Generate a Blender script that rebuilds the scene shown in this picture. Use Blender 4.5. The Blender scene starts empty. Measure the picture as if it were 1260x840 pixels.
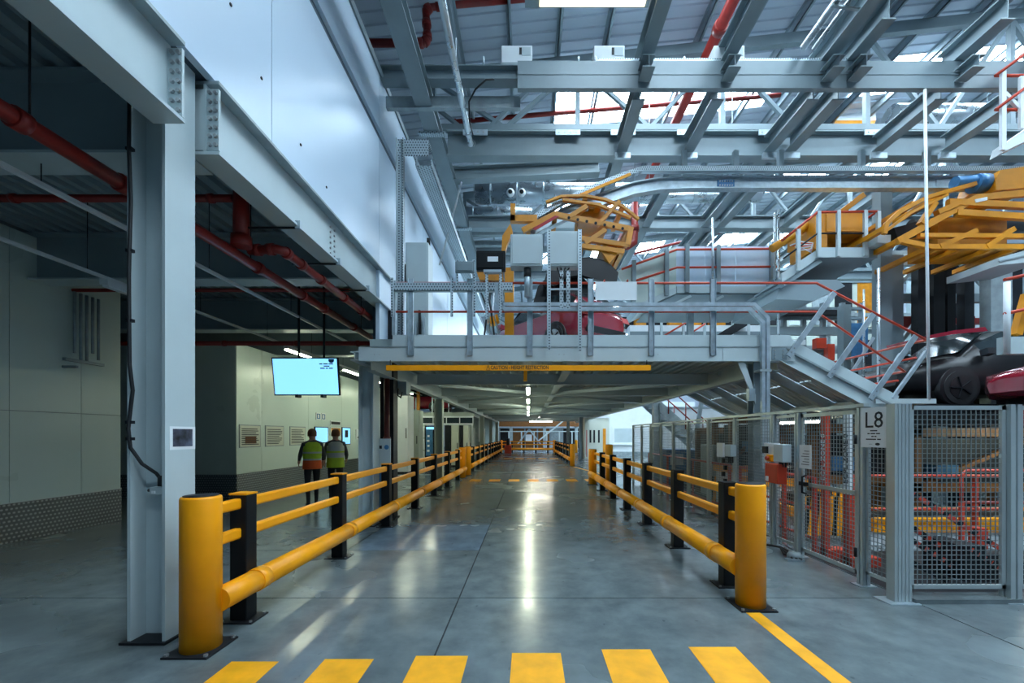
import bpy, bmesh, math, random
from mathutils import Vector, Matrix
random.seed(7)
PI = math.pi
scene = bpy.context.scene
COL = scene.collection

# ---------------------------------------------------------------- camera
# one-point perspective, 15 mm lens with vertical shift: horizon at pixel row 535, vanishing point at column 650
FPX, CAMH, VX, VY = 520.0, 1.65, 650.0, 535.0
cam_d = bpy.data.cameras.new('camera')
cam_d.sensor_fit = 'HORIZONTAL'
cam_d.sensor_width = 36.0
cam_d.lens = 36.0 * FPX / 1260.0
cam_d.shift_x = -(VX - 630.0) / 1260.0
cam_d.shift_y = (VY - 420.0) / 1260.0
cam_d.clip_start = 0.05
cam_d.clip_end = 300
cam = bpy.data.objects.new('camera', cam_d)
COL.objects.link(cam)
cam.location = (0, 0, CAMH)
cam.rotation_euler = (PI / 2, 0, 0)
scene.camera = cam

# ---------------------------------------------------------------- world and exposure
world = bpy.data.worlds.new('world')
scene.world = world
world.use_nodes = True
bg = world.node_tree.nodes['Background']
bg.inputs[0].default_value = (0.36, 0.66, 1.0, 1)
bg.inputs[1].default_value = 0.11
vs = scene.view_settings
vs.view_transform = 'Standard'
vs.look = 'None'
vs.gamma = 1.0
vs.use_curve_mapping = False
vs.exposure = 0.45
ROOFLIGHT = 25.0      # daylight coming through the translucent roof lights
TUBE = 60.0           # fluorescent tubes under the mezzanine and in the side bay


# ---------------------------------------------------------------- helpers
def W(px, py, Y):
    """photo pixel at a chosen real distance -> world point"""
    return Vector(((px - VX) * Y / FPX, Y, CAMH + (VY - py) * Y / FPX))


def XX(px, Y): return (px - VX) * Y / FPX
def ZZ(py, Y): return CAMH + (VY - py) * Y / FPX


BASE = {}


class MB:
    def __init__(s):
        s.v = []; s.f = []; s.sm = []; s.mi = []

    def add(s, vs_, fs, smooth=False, mi=0):
        n = len(s.v)
        s.v += [tuple(p) for p in vs_]
        for f in fs:
            s.f.append([n + i for i in f]); s.sm.append(smooth); s.mi.append(mi)
        return s

    def box(s, x0, x1, y0, y1, z0, z1, mi=0):
        if x0 > x1: x0, x1 = x1, x0
        if y0 > y1: y0, y1 = y1, y0
        if z0 > z1: z0, z1 = z1, z0
        return s.add([(x0, y0, z0), (x1, y0, z0), (x1, y1, z0), (x0, y1, z0), (x0, y0, z1), (x1, y0, z1), (x1, y1, z1), (x0, y1, z1)],
                     [(0, 3, 2, 1), (4, 5, 6, 7), (0, 1, 5, 4), (1, 2, 6, 5), (2, 3, 7, 6), (3, 0, 4, 7)], mi=mi)

    def sweep(s, prof, p0, p1, up=(0, 0, 1), smooth=False, mi=0):
        """closed profile [(side, up)] extruded from p0 to p1"""
        p0 = Vector(p0); p1 = Vector(p1)
        d = (p1 - p0).normalized()
        u = Vector(up)
        if abs(d.dot(u)) > 0.98: u = Vector((0, 1, 0))
        r = d.cross(u).normalized(); u = r.cross(d).normalized()
        n = len(prof)
        vv = [p + r * a + u * b for p in (p0, p1) for a, b in prof]
        fs = [(i, (i + 1) % n, n + (i + 1) % n, n + i) for i in range(n)]
        k = len(s.v)
        s.add(vv, fs, smooth, mi)
        s.f.append([k + i for i in range(n)][::-1]); s.sm.append(False); s.mi.append(mi)
        s.f.append([k + n + i for i in range(n)]); s.sm.append(False); s.mi.append(mi)
        return s

    def bar(s, p0, p1, w, h, up=(0, 0, 1), mi=0):
        a, b = w / 2, h / 2
        return s.sweep([(-a, -b), (a, -b), (a, b), (-a, b)], p0, p1, up, mi=mi)

    def ibeam(s, p0, p1, w, h, tf=.02, tw=.014, up=(0, 0, 1)):
        a, b, t = w / 2, h / 2, tw / 2
        return s.sweep([(-a, -b), (a, -b), (a, -b + tf), (t, -b + tf), (t, b - tf), (a, b - tf), (a, b), (-a, b), (-a, b - tf),
                        (-t, b - tf), (-t, -b + tf), (-a, -b + tf)], p0, p1, up)

    def channel(s, p0, p1, w, h, t=.015, up=(0, 0, 1), flip=False):
        a, b = w / 2, h / 2
        k = -1 if flip else 1
        pr = [(-a, -b), (a, -b), (a, -b + t), (-a + t, -b + t), (-a + t, b - t), (a, b - t), (a, b), (-a, b)]
        return s.sweep([(k * x, y) for x, y in pr], p0, p1, up)

    def angle(s, p0, p1, w=.06, t=.008, up=(0, 0, 1)):
        return s.sweep([(-w / 2, -w / 2), (w / 2, -w / 2), (w / 2, -w / 2 + t), (-w / 2 + t, -w / 2 + t), (-w / 2 + t, w / 2), (-w / 2, w / 2)], p0, p1, up)

    def tube(s, p0, p1, r, n=12, r2=None):
        p0 = Vector(p0); p1 = Vector(p1)
        if r2 is None:
            return s.sweep([(r * math.cos(2 * PI * i / n), r * math.sin(2 * PI * i / n)) for i in range(n)], p0, p1, smooth=True)
        d = (p1 - p0).normalized(); u = Vector((0, 0, 1)) if abs(d.z) < .95 else Vector((0, 1, 0))
        a = d.cross(u).normalized(); b = a.cross(d)
        vv = [p + a * (q * math.cos(2 * PI * i / n)) + b * (q * math.sin(2 * PI * i / n)) for p, q in ((p0, r), (p1, r2)) for i in range(n)]
        k = len(s.v)
        s.add(vv, [(i, (i + 1) % n, n + (i + 1) % n, n + i) for i in range(n)], True)
        s.f.append([k + i for i in range(n)]); s.sm.append(False); s.mi.append(0)
        s.f.append([k + n + i for i in range(n)]); s.sm.append(False); s.mi.append(0)
        return s

    def path(s, pts, r, n=8, prof=None, up=(0, 0, 1), smooth=True):
        """tube (or profile) along a polyline with mitred joints"""
        pts = [Vector(p) for p in pts]
        prof = prof or [(r * math.cos(2 * PI * i / n), r * math.sin(2 * PI * i / n)) for i in range(n)]
        n = len(prof)
        k = len(s.v)
        vv = []
        pr = None
        for i, p in enumerate(pts):
            d0 = (pts[i] - pts[i - 1]).normalized() if i else (pts[1] - pts[0]).normalized()
            d1 = (pts[i + 1] - pts[i]).normalized() if i < len(pts) - 1 else d0
            t = (d0 + d1).normalized()
            if pr is None:
                u = Vector(up)
                if abs(t.dot(u)) > .95: u = Vector((0, 1, 0)) if abs(t.y) < .9 else Vector((1, 0, 0))
                a = t.cross(u).normalized()
            else:
                a = (pr - t * pr.dot(t)).normalized()
            b = a.cross(t).normalized(); pr = a
            c = max(.5, d0.dot(t))
            for x, y in prof:
                off = a * x + b * y
                w_ = d1 - d0
                if w_.length > 1e-5:
                    wn = w_.normalized()
                    off = off + wn * (off.dot(wn)) * (1 / c - 1)
                vv.append(p + off)
        m = len(pts)
        s.add(vv, [(j * n + i, j * n + (i + 1) % n, (j + 1) * n + (i + 1) % n, (j + 1) * n + i) for j in range(m - 1) for i in range(n)], smooth)
        s.f.append([k + i for i in range(n)]); s.sm.append(False); s.mi.append(0)
        s.f.append([k + (m - 1) * n + i for i in range(n)]); s.sm.append(False); s.mi.append(0)
        return s

    def prism(s, poly, vec, mi=0):
        """planar polygon (list of 3D points) given thickness vec"""
        n = len(poly); vec = Vector(vec)
        k = len(s.v)
        s.add([Vector(p) for p in poly] + [Vector(p) + vec for p in poly], [(i, (i + 1) % n, n + (i + 1) % n, n + i) for i in range(n)], mi=mi)
        s.f.append([k + i for i in range(n)][::-1]); s.sm.append(False); s.mi.append(mi)
        s.f.append([k + n + i for i in range(n)]); s.sm.append(False); s.mi.append(mi)
        return s

    def lathe(s, prof, c, n=20, axis='z'):
        """prof [(r, h)] around an axis through c"""
        c = Vector(c); m = len(prof); vv = []
        for r, h in prof:
            for i in range(n):
                x, y = r * math.cos(2 * PI * i / n), r * math.sin(2 * PI * i / n)
                vv.append(c + (Vector((x, y, h)) if axis == 'z' else Vector((h, x, y)) if axis == 'x' else Vector((x, h, y))))
        k = len(s.v)
        s.add(vv, [(j * n + i, j * n + (i + 1) % n, (j + 1) * n + (i + 1) % n, (j + 1) * n + i) for j in range(m - 1) for i in range(n)], True)
        s.f.append([k + i for i in range(n)]); s.sm.append(False); s.mi.append(0)
        s.f.append([k + (m - 1) * n + i for i in range(n)]); s.sm.append(False); s.mi.append(0)
        return s

    def mesh(s, name, mats, off):
        me = bpy.data.meshes.new(name)
        me.from_pydata([(x - off[0], y - off[1], z - off[2]) for x, y, z in s.v], [], s.f)
        me.polygons.foreach_set('use_smooth', s.sm)
        for m in mats: me.materials.append(m)
        if len(mats) > 1: me.polygons.foreach_set('material_index', s.mi)
        bm = bmesh.new(); bm.from_mesh(me)
        bmesh.ops.recalc_face_normals(bm, faces=bm.faces)
        bm.to_mesh(me); bm.free()
        return me

    def build(s, name, mat, parent=None, label=None, cat=None, group=None, kind=None, loc=None, bevel=0):
        if parent is not None:
            off = BASE[parent.name]
        elif loc is not None:
            off = Vector(loc)
        else:
            xs = [p[0] for p in s.v]; ys = [p[1] for p in s.v]; zs = [p[2] for p in s.v]
            off = Vector(((min(xs) + max(xs)) / 2, (min(ys) + max(ys)) / 2, min(zs)))
        mats = mat if isinstance(mat, (list, tuple)) else [mat]
        o = bpy.data.objects.new(name, s.mesh(name, mats, off))
        COL.objects.link(o)
        if parent is not None: o.parent = parent
        else: o.location = off
        BASE[o.name] = off
        if bevel:
            b = o.modifiers.new('bevel', 'BEVEL'); b.width = bevel; b.segments = 2; b.limit_method = 'ANGLE'
        tag(o, label, cat, group, kind)
        return o


def tag(o, label=None, cat=None, group=None, kind=None):
    if label: o['label'] = label
    if cat: o['category'] = cat
    if group: o['group'] = group
    if kind: o['kind'] = kind
    return o


def thing(name, label, cat, loc, group=None, kind=None):
    o = bpy.data.objects.new(name, None)
    COL.objects.link(o)
    o.empty_display_size = .2
    o.location = loc
    BASE[o.name] = Vector(loc)
    return tag(o, label, cat, group, kind)


def copy_tree(o, loc=None, parent=None, label=None):
    c = o.copy(); COL.objects.link(c)
    if parent is not None: c.parent = parent
    if loc is not None: c.location = loc
    if label: c['label'] = label
    BASE[c.name] = Vector(loc) if loc is not None else BASE.get(o.name, Vector((0, 0, 0)))
    for ch in list(o.children): copy_tree(ch, None, c)
    return c


def share(name, src, parent, loc=(0, 0, 0), rot=None):
    """a piece that shares its mesh with another piece"""
    o = bpy.data.objects.new(name, src.data); COL.objects.link(o)
    o.parent = parent; o.location = loc
    if rot: o.rotation_euler = rot
    BASE[o.name] = BASE[parent.name]
    return o


def text(body, size, mat, parent, origin, right, up, name='lettering', depth=.002, align='CENTER', bold=0, stretch=1):
    """raised lettering: origin = centre of the line, right / up = world directions"""
    cu = bpy.data.curves.new(name, 'FONT'); cu.body = body; cu.size = size; cu.align_x = align; cu.align_y = 'CENTER'
    cu.extrude = depth; cu.resolution_u = 2; cu.offset = bold
    t = bpy.data.objects.new(name, cu); COL.objects.link(t)
    dg = bpy.context.evaluated_depsgraph_get()
    me = bpy.data.meshes.new_from_object(t.evaluated_get(dg))
    bpy.data.objects.remove(t); bpy.data.curves.remove(cu)
    r = Vector(right).normalized() ; u = Vector(up).normalized(); n = r.cross(u)
    base = BASE[parent.name]
    M = Matrix(((r.x * stretch, u.x, n.x, origin[0] - base.x), (r.y * stretch, u.y, n.y, origin[1] - base.y), (r.z * stretch, u.z, n.z, origin[2] - base.z), (0, 0, 0, 1)))
    me.transform(M)
    me.materials.clear(); me.materials.append(mat)
    o = bpy.data.objects.new(name, me); COL.objects.link(o); o.parent = parent
    BASE[o.name] = base
    return o


# ---------------------------------------------------------------- materials
def hexc(h, k=1.0):
    c = [int(h[i:i + 2], 16) / 255 for i in (0, 2, 4)]
    return [k * (x / 12.92 if x < .04045 else ((x + .055) / 1.055) ** 2.4) for x in c]


def mat(name, rgb, rough=.5, metal=0.0, var=.10, scale=2.5, bump=0.0, bscale=60, coat=0.0, rvar=.08, spec=.5):
    m = bpy.data.materials.new(name); m.use_nodes = True
    nt = m.node_tree; b = nt.nodes['Principled BSDF']
    if isinstance(rgb, str): rgb = hexc(rgb)
    tc = nt.nodes.new('ShaderNodeTexCoord')
    nz = nt.nodes.new('ShaderNodeTexNoise'); nz.inputs['Scale'].default_value = scale; nz.inputs['Detail'].default_value = 4
    nt.links.new(tc.outputs['Object'], nz.inputs['Vector'])
    cr = nt.nodes.new('ShaderNodeValToRGB')
    cr.color_ramp.elements[0].position = .3; cr.color_ramp.elements[1].position = .7
    cr.color_ramp.elements[0].color = [max(0, c * (1 - var)) for c in rgb] + [1]
    cr.color_ramp.elements[1].color = [min(1, c * (1 + var)) for c in rgb] + [1]
    nt.links.new(nz.outputs['Fac'], cr.inputs['Fac']); nt.links.new(cr.outputs['Color'], b.inputs['Base Color'])
    mr = nt.nodes.new('ShaderNodeMapRange')
    mr.inputs['To Min'].default_value = max(.02, rough - rvar); mr.inputs['To Max'].default_value = min(1, rough + rvar)
    nt.links.new(nz.outputs['Fac'], mr.inputs['Value']); nt.links.new(mr.outputs['Result'], b.inputs['Roughness'])
    b.inputs['Metallic'].default_value = metal
    b.inputs['Specular IOR Level'].default_value = spec
    if coat:
        b.inputs['Coat Weight'].default_value = coat; b.inputs['Coat Roughness'].default_value = .05
    if bump:
        n2 = nt.nodes.new('ShaderNodeTexNoise'); n2.inputs['Scale'].default_value = bscale; n2.inputs['Detail'].default_value = 3
        nt.links.new(tc.outputs['Object'], n2.inputs['Vector'])
        bp = nt.nodes.new('ShaderNodeBump'); bp.inputs['Strength'].default_value = bump; bp.inputs['Distance'].default_value = .01
        nt.links.new(n2.outputs['Fac'], bp.inputs['Height']); nt.links.new(bp.outputs['Normal'], b.inputs['Normal'])
    return m


def emit(name, rgb, strength):
    m = bpy.data.materials.new(name); m.use_nodes = True
    b = m.node_tree.nodes['Principled BSDF']
    b.inputs['Base Color'].default_value = (*rgb, 1)
    b.inputs['Emission Color'].default_value = (*rgb, 1); b.inputs['Emission Strength'].default_value = strength
    return m


def dotted(name, base, dot, pitch, radius, rough=.4, metal=.5, bump=.0, axes='yz', squash=1.0):
    """regular grid of round marks (perforation or raised studs), offset every other row"""
    m = mat(name, base, rough, metal)
    nt = m.node_tree; b = nt.nodes['Principled BSDF']
    geo = nt.nodes.new('ShaderNodeNewGeometry'); sp = nt.nodes.new('ShaderNodeSeparateXYZ')
    nt.links.new(geo.outputs['Position'], sp.inputs[0])

    def M(op, a, bb=None):
        n = nt.nodes.new('ShaderNodeMath'); n.operation = op
        for i, q in enumerate((a, bb)):
            if q is None: continue
            if isinstance(q, (int, float)): n.inputs[i].default_value = q
            else: nt.links.new(q, n.inputs[i])
        return n.outputs[0]
    A, B = [sp.outputs['XYZ'.index(c.upper())] for c in axes[:2]]
    if len(axes) > 2: A = M('ADD', A, sp.outputs['XYZ'.index(axes[2].upper())])
    v = M('DIVIDE', B, pitch)
    row = M('FLOOR', v)
    sh = M('MULTIPLY', M('MODULO', M('ABSOLUTE', row), 2), .5)
    u = M('ADD', M('DIVIDE', A, pitch), sh)
    du = M('SUBTRACT', M('FRACT', u), .5); dv = M('MULTIPLY', M('SUBTRACT', M('FRACT', v), .5), squash)
    d = M('SQRT', M('ADD', M('MULTIPLY', du, du), M('MULTIPLY', dv, dv)))
    fac = M('LESS_THAN', d, radius)
    mx = nt.nodes.new('ShaderNodeMixRGB')
    src = b.inputs['Base Color'].links[0].from_socket
    nt.links.new(fac, mx.inputs[0]); nt.links.new(src, mx.inputs[1])
    if isinstance(dot, str): dot = hexc(dot)
    mx.inputs[2].default_value = (*dot, 1)
    nt.links.new(mx.outputs[0], b.inputs['Base Color'])
    if bump:
        bp = nt.nodes.new('ShaderNodeBump'); bp.inputs['Strength'].default_value = bump; bp.inputs['Distance'].default_value = .01
        hgt = M('MAXIMUM', M('SUBTRACT', radius, d), 0.0)
        nt.links.new(hgt, bp.inputs['Height']); nt.links.new(bp.outputs['Normal'], b.inputs['Normal'])
    return m


def floor_mat(name, rgb, rough):
    m = mat(name, rgb, rough, 0, .16, .55, 0, spec=.6)
    nt = m.node_tree; b = nt.nodes['Principled BSDF']
    tc = nt.nodes.new('ShaderNodeNewGeometry')
    n = nt.nodes.new('ShaderNodeTexNoise'); n.inputs['Scale'].default_value = 3.2; n.inputs['Detail'].default_value = 9; n.inputs['Roughness'].default_value = .62
    nt.links.new(tc.outputs['Position'], n.inputs['Vector'])
    n1 = nt.nodes.new('ShaderNodeTexNoise'); n1.inputs['Scale'].default_value = .5; n1.inputs['Detail'].default_value = 4
    nt.links.new(tc.outputs['Position'], n1.inputs['Vector'])
    r = nt.nodes.new('ShaderNodeMapRange'); r.inputs['From Min'].default_value = .3; r.inputs['From Max'].default_value = .7
    r.inputs['To Min'].default_value = .72; r.inputs['To Max'].default_value = 1.25
    nt.links.new(n.outputs['Fac'], r.inputs['Value'])
    src = b.inputs['Base Color'].links[0].from_socket
    mx = nt.nodes.new('ShaderNodeMixRGB'); mx.blend_type = 'MULTIPLY'; mx.inputs[0].default_value = 1
    nt.links.new(src, mx.inputs[1]); nt.links.new(r.outputs[0], mx.inputs[2])
    # dark pin-holes and scuffs
    vo = nt.nodes.new('ShaderNodeTexNoise'); vo.inputs['Scale'].default_value = 17; vo.inputs['Detail'].default_value = 2
    mp = nt.nodes.new('ShaderNodeMapping'); mp.inputs['Scale'].default_value = (1, .6, 1)
    nt.links.new(tc.outputs['Position'], mp.inputs[0]); nt.links.new(mp.outputs[0], vo.inputs['Vector'])
    st = nt.nodes.new('ShaderNodeMapRange'); st.inputs['From Min'].default_value = .70; st.inputs['From Max'].default_value = .76
    st.inputs['To Min'].default_value = 1; st.inputs['To Max'].default_value = .7
    nt.links.new(vo.outputs['Fac'], st.inputs['Value'])
    m2 = nt.nodes.new('ShaderNodeMixRGB'); m2.blend_type = 'MULTIPLY'; m2.inputs[0].default_value = 1
    nt.links.new(mx.outputs[0], m2.inputs[1]); nt.links.new(st.outputs[0], m2.inputs[2]); nt.links.new(m2.outputs[0], b.inputs['Base Color'])
    rr = nt.nodes.new('ShaderNodeMapRange'); rr.inputs['From Min'].default_value = .32; rr.inputs['From Max'].default_value = .68
    rr.inputs['To Min'].default_value = rough - .07; rr.inputs['To Max'].default_value = rough + .12
    nt.links.new(n1.outputs['Fac'], rr.inputs['Value']); nt.links.new(rr.outputs[0], b.inputs['Roughness'])
    bp = nt.nodes.new('ShaderNodeBump'); bp.inputs['Strength'].default_value = .0
    return m


M = {}
M['paint'] = mat('paint_steel', (.46, .545, .565), .42, 0, .06, 1.5, .03, 40)
M['paint2'] = mat('paint_steel_blue', (.19, .245, .27), .4, .1, .08, 2)
M['galv'] = mat('galvanised', (.42, .50, .55), .36, .55, .16, 9)
M['wire'] = mat('mesh_wire', (.22, .26, .27), .45, .4, .08, 6)
M['sheetl'] = mat('ramp_sheet', (.70, .78, .83), .45, .1, .06, 3)
M['galvd'] = mat('galvanised_dull', (.30, .36, .38), .5, .4, .16, 6)
M['alu'] = mat('aluminium_profile', (.46, .52, .53), .38, .5, .06, 4)
M['clad'] = mat('wall_cladding', (.56, .68, .80), .3, 0, .02, .6, 0, rvar=.02)
M['cladseam'] = mat('cladding_recess', (.10, .14, .18), .6)
M['bay'] = mat('bay_wall_panel', (.54, .64, .60), .28, 0, .03, .6, rvar=.02)
M['tread'] = dotted('tread_plate', (.13, .145, .15), (.34, .37, .38), .062, .30, .38, .7, .5, 'yz', 1.2)
M['treadx'] = dotted('tread_plate_end', (.13, .145, .15), (.34, .37, .38), .062, .30, .38, .7, .5, 'xz', 1.2)
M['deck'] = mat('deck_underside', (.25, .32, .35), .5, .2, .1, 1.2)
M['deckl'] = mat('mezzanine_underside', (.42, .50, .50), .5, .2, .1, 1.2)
M['roof'] = mat('roof_liner', (.50, .56, .64), .5, .1, .06, .4)
M['purlin'] = mat('purlin_galvanised', (.27, .33, .37), .45, .4, .1, 4)
M['floor'] = floor_mat('polished_concrete', (.125, .155, .165), .2)
M['floorp'] = floor_mat('polished_concrete_patch', (.13, .185, .24), .2)
M['joint'] = mat('joint_sealant', (.03, .035, .04), .8)
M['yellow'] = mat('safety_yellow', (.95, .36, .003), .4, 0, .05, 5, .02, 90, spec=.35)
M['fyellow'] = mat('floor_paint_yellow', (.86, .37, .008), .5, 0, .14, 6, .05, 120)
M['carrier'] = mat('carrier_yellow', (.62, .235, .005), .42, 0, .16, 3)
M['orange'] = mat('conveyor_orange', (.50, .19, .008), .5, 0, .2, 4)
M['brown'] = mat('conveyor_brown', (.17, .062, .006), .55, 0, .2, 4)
M['black'] = mat('black_polymer', (.006, .0075, .009), .5, 0, .2, 8, spec=.2)
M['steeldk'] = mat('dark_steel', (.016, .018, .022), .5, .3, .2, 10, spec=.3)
M['bolt'] = mat('bolt_zinc', (.4, .42, .43), .35, .8, .1, 20)
M['red'] = mat('sprinkler_red', (.24, .014, .009), .4, 0, .14, 5)
M['redd'] = mat('pipe_brown_red', (.09, .012, .01), .45)
M['redr'] = mat('handrail_red', (.55, .05, .02), .4, 0, .12, 6)
M['white'] = mat('white_sheet', (.72, .76, .78), .45, 0, .03, 3)
M['encl'] = mat('enclosure_grey', (.46, .54, .56), .4, 0, .05, 2)
M['rubber'] = mat('cable_black', (.012, .013, .015), .5)
M['duct'] = mat('spiral_duct', (.52, .58, .62), .28, .8, .12, 3)
M['carred'] = mat('car_paint_red', (.30, .012, .03), .22, .2, .08, 2, coat=1)
M['carblk'] = mat('car_trim_black', (.010, .010, .012), .35, 0, .2, 6)
M['glass'] = mat('dark_glass', (.02, .03, .035), .08, 0, .1, 2)
M['cream'] = mat('cream_panel', (.55, .58, .50), .4, 0, .05, 1)
M['cab'] = mat('cabinet_grey_green', (.42, .48, .43), .4, 0, .05, 2)
M['perf'] = dotted('perforated_tray', (.45, .53, .57), (.06, .08, .10), .045, .26, .4, .5, 0, 'zxy')
M['perfx'] = dotted('perforated_tray_flat', (.45, .53, .57), (.06, .08, .10), .045, .26, .4, .5, 0, 'xzy')
M['print'] = mat('photo_print', (.05, .06, .09), .35, 0, 1.0, 14)
M['ink'] = mat('black_ink', (.012, .014, .018), .6)
M['inkred'] = mat('red_ink', (.42, .03, .03), .6)
M['tubeE'] = emit('lit_tube', (.93, 1.0, .74), TUBE)
M['tubeB'] = emit('lit_tube_bay', (.93, 1.0, .74), TUBE * .6)
M['tubeEx'] = emit('lit_tube_exit_end', (1.0, .95, .80), TUBE)
M['screen'] = emit('lit_screen', (.22, .58, 1.0), 1.1)
M['screen2'] = emit('lit_screen_small', (.25, .62, .95), .7)
M['rl'] = emit('rooflight_daylight', (.68, .86, 1.0), ROOFLIGHT)
M['warm'] = emit('warm_diffuser', (1.0, .86, .55), 2.0)
M['bluecab'] = mat('blue_machine', (.05, .17, .34), .35, .2, .2, 6)
M['skin'] = mat('skin', (.42, .24, .17), .5)
M['hair'] = mat('hair_brown', (.16, .07, .03), .7, 0, .2, 40)
M['trous'] = mat('dark_trousers', (.016, .018, .022), .8, 0, .2, 20)
M['sleeve'] = mat('dark_sleeve', (.05, .055, .06), .8)
M['vest'] = mat('hi_vis_yellow', (.42, .62, .03), .6, 0, .08, 10)
M['vesto'] = mat('hi_vis_orange', (.85, .12, .02), .6, 0, .08, 10)
M['refl'] = mat('reflective_tape', (.42, .48, .46), .4, .3)
M['boot'] = mat('boot_black', (.012, .012, .012), .5)
ORD = ['first', 'second', 'third', 'fourth', 'fifth', 'sixth', 'seventh', 'eighth', 'ninth', 'tenth', 'eleventh', 'twelfth']

# ================================================================ SETTING
# ---- floor: slabs with recessed joints
fl = MB().box(-16, 27, -7, 62, -.12, -.03).build('floor', M['joint'], kind='structure', loc=(0, 0, 0))
xc = [-16, -6.3, -.7, 3.82, 9.5, 16, 27]
yc = [-7, .3, 4.28, 7.78, 12, 16.5, 22, 30, 40, 62]
G = .007


def slab(x0, x1, y0, y1, m):
    MB().box(x0 + G, x1 - G, y0 + G, y1 - G, -.03, 0).build('slab', m, fl)


for i in range(len(xc) - 1):
    for j in range(len(yc) - 1):
        if i == 1 and j == 2:
            slab(-6.3, -.7, 4.28, 6.05, M['floor']); slab(-6.3, -2.6, 6.05, 7.78, M['floor']); slab(-2.6, -.7, 6.05, 7.78, M['floorp'])
        else:
            slab(xc[i], xc[i + 1], yc[j], yc[j + 1], M['floor'])

# painted floor markings
mk = thing('crosswalk_marking', 'yellow block crossing marking painted across the near aisle floor', 'floor marking', (0, 3, 0))
for k, (a, b, y) in enumerate([(285, 343, 814), (400, 460, 811), (512, 576, 807), (630, 690, 803.5), (740, 800, 799), (847, 905, 796)]):
    Y1 = FPX * CAMH / (y - VY)
    x0, x1 = XX(a, Y1), XX(b, Y1)
    MB().box(x0, x1, Y1 - .78, Y1, .0005, .003).build('stripe', M['fyellow'], mk)
mk = thing('crosswalk_marking', 'yellow block crossing marking between the far bollards of the aisle', 'floor marking', (0, 15.5, 0))
for k in range(7):
    x = -2.12 + k * .70
    MB().box(x, x + .40, 15.0, 15.75, .0005, .003).build('stripe', M['fyellow'], mk)
mk = thing('crosswalk_marking', 'distant thin yellow marking in front of the end barrier', 'floor marking', (0, 29, 0))
for k in range(5):
    x = -1.7 + k * .8
    MB().box(x, x + .6, 29, 30, .0005, .003).build('stripe', M['fyellow'], mk)
MB().box(2.02, 2.15, .6, 3.98, .0005, .003).build('lane_line', M['fyellow'], label='solid yellow floor line running on from the near bollard on the fence side', cat='floor marking')
mb = MB(); mb.prism([(2.3, 21.8, .0005), (2.42, 21.9, .0005), (3.3, 17.1, .0005), (3.18, 17.0, .0005)], (0, 0, .0025))
mb.build('lane_line', M['fyellow'], label='slanting yellow floor line by the farther bollard in front of the white office', cat='floor marking')

# ---- upper cladding wall on the aisle side of the offices
WX = -2.75
wl = MB().box(-3.05, WX - .06, -5, 8.3, 4.78, 8.4).box(-3.05, WX - .06, 8.3, 42, 3.2, 8.4).build('wall_left', M['cladseam'], kind='structure', loc=(WX, 0, 4.7))
ycs = [-5.28 + 3.27 * k for k in range(15)]
for a, b in zip(ycs, ycs[1:]):
    zb = 4.76 if b < 8.5 else 3.3
    MB().box(WX - .07, WX, a + .006, b - .006, zb, 7.11).build('panel', M['clad'], wl)
    MB().box(WX - .07, WX, a + .006, b - .006, 7.31, 8.3).build('panel', M['clad'], wl)  # groove widened; its dark backing stands in for the soft shadow band
MB().box(-3.06, WX + .03, -5, 42, 8.3, 8.42).build('coping', M['paint2'], wl)
for k, (y, z) in enumerate([(3.9, 5.62), (4.35, 5.32), (5.1, 5.15), (5.75, 5.02)]):
    MB().lathe([(.012, 0), (.018, .006), (.012, .012)], (WX, y, z), 8, 'x').build('fixing', M['steeldk'], wl)

# ---- side bay on the left: walls, kick plates, ceiling deck and cross girders
bw = MB().box(-8.1, -7.90, -5, 8.15, 0, 4.8).build('wall_bay', M['cladseam'], kind='structure', loc=(-7.9, 2, 0))
yy = [-5, -3, -1, 1, 2.1, 3.2, 4.3, 5.4, 6.4, 7.43, 8.15]
for a, b in zip(yy, yy[1:]):
    MB().box(-7.91, -7.86, a + .004, b - .004, .62, 2.02).build('panel', M['bay'], bw)
    MB().box(-7.91, -7.86, a + .004, b - .004, 2.028, 4.8).build('panel', M['bay'], bw)
MB().box(-7.91, -7.845, -5, 8.15, .0, .612).build('kick_plate', M['tread'], bw)
MB().box(-7.9, -7.835, -5, 8.15, .612, .625).build('kick_trim', M['alu'], bw)
bw2 = MB().box(-14, -7.66, 11.06, 11.3, 0, 4.08).box(-7.9, -7.66, 11.3, 26, 0, 4.08).build('wall_meeting_room', M['cladseam'], kind='structure', loc=(-7.66, 11, 0))
for a, b in [(-14, -11.9), (-11.9, -9.8), (-9.8, -7.62)]:
    MB().box(a + .004, b - .004, 11.0, 11.06, .62, 4.06).build('panel', M['bay'], bw2)
for a, b in [(11.0, 12.05), (12.05, 14.6), (14.6, 17.2), (17.2, 19.8), (19.8, 22.4), (22.4, 26)]:
    MB().box(-7.66, -7.6, a + .004, b - .004, .62, 4.06).build('panel', M['bay'], bw2)
MB().box(-14, -7.6, 10.98, 11.04, 0, .615).build('kick_plate', M['treadx'], bw2)
MB().box(-7.66, -7.585, 11.0, 26, 0, .615).build('kick_plate', M['tread'], bw2)
MB().box(-16, -15.8, -5, 42, 0, 4.8).build('wall_far_bay', M['bay'], kind='structure')


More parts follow.
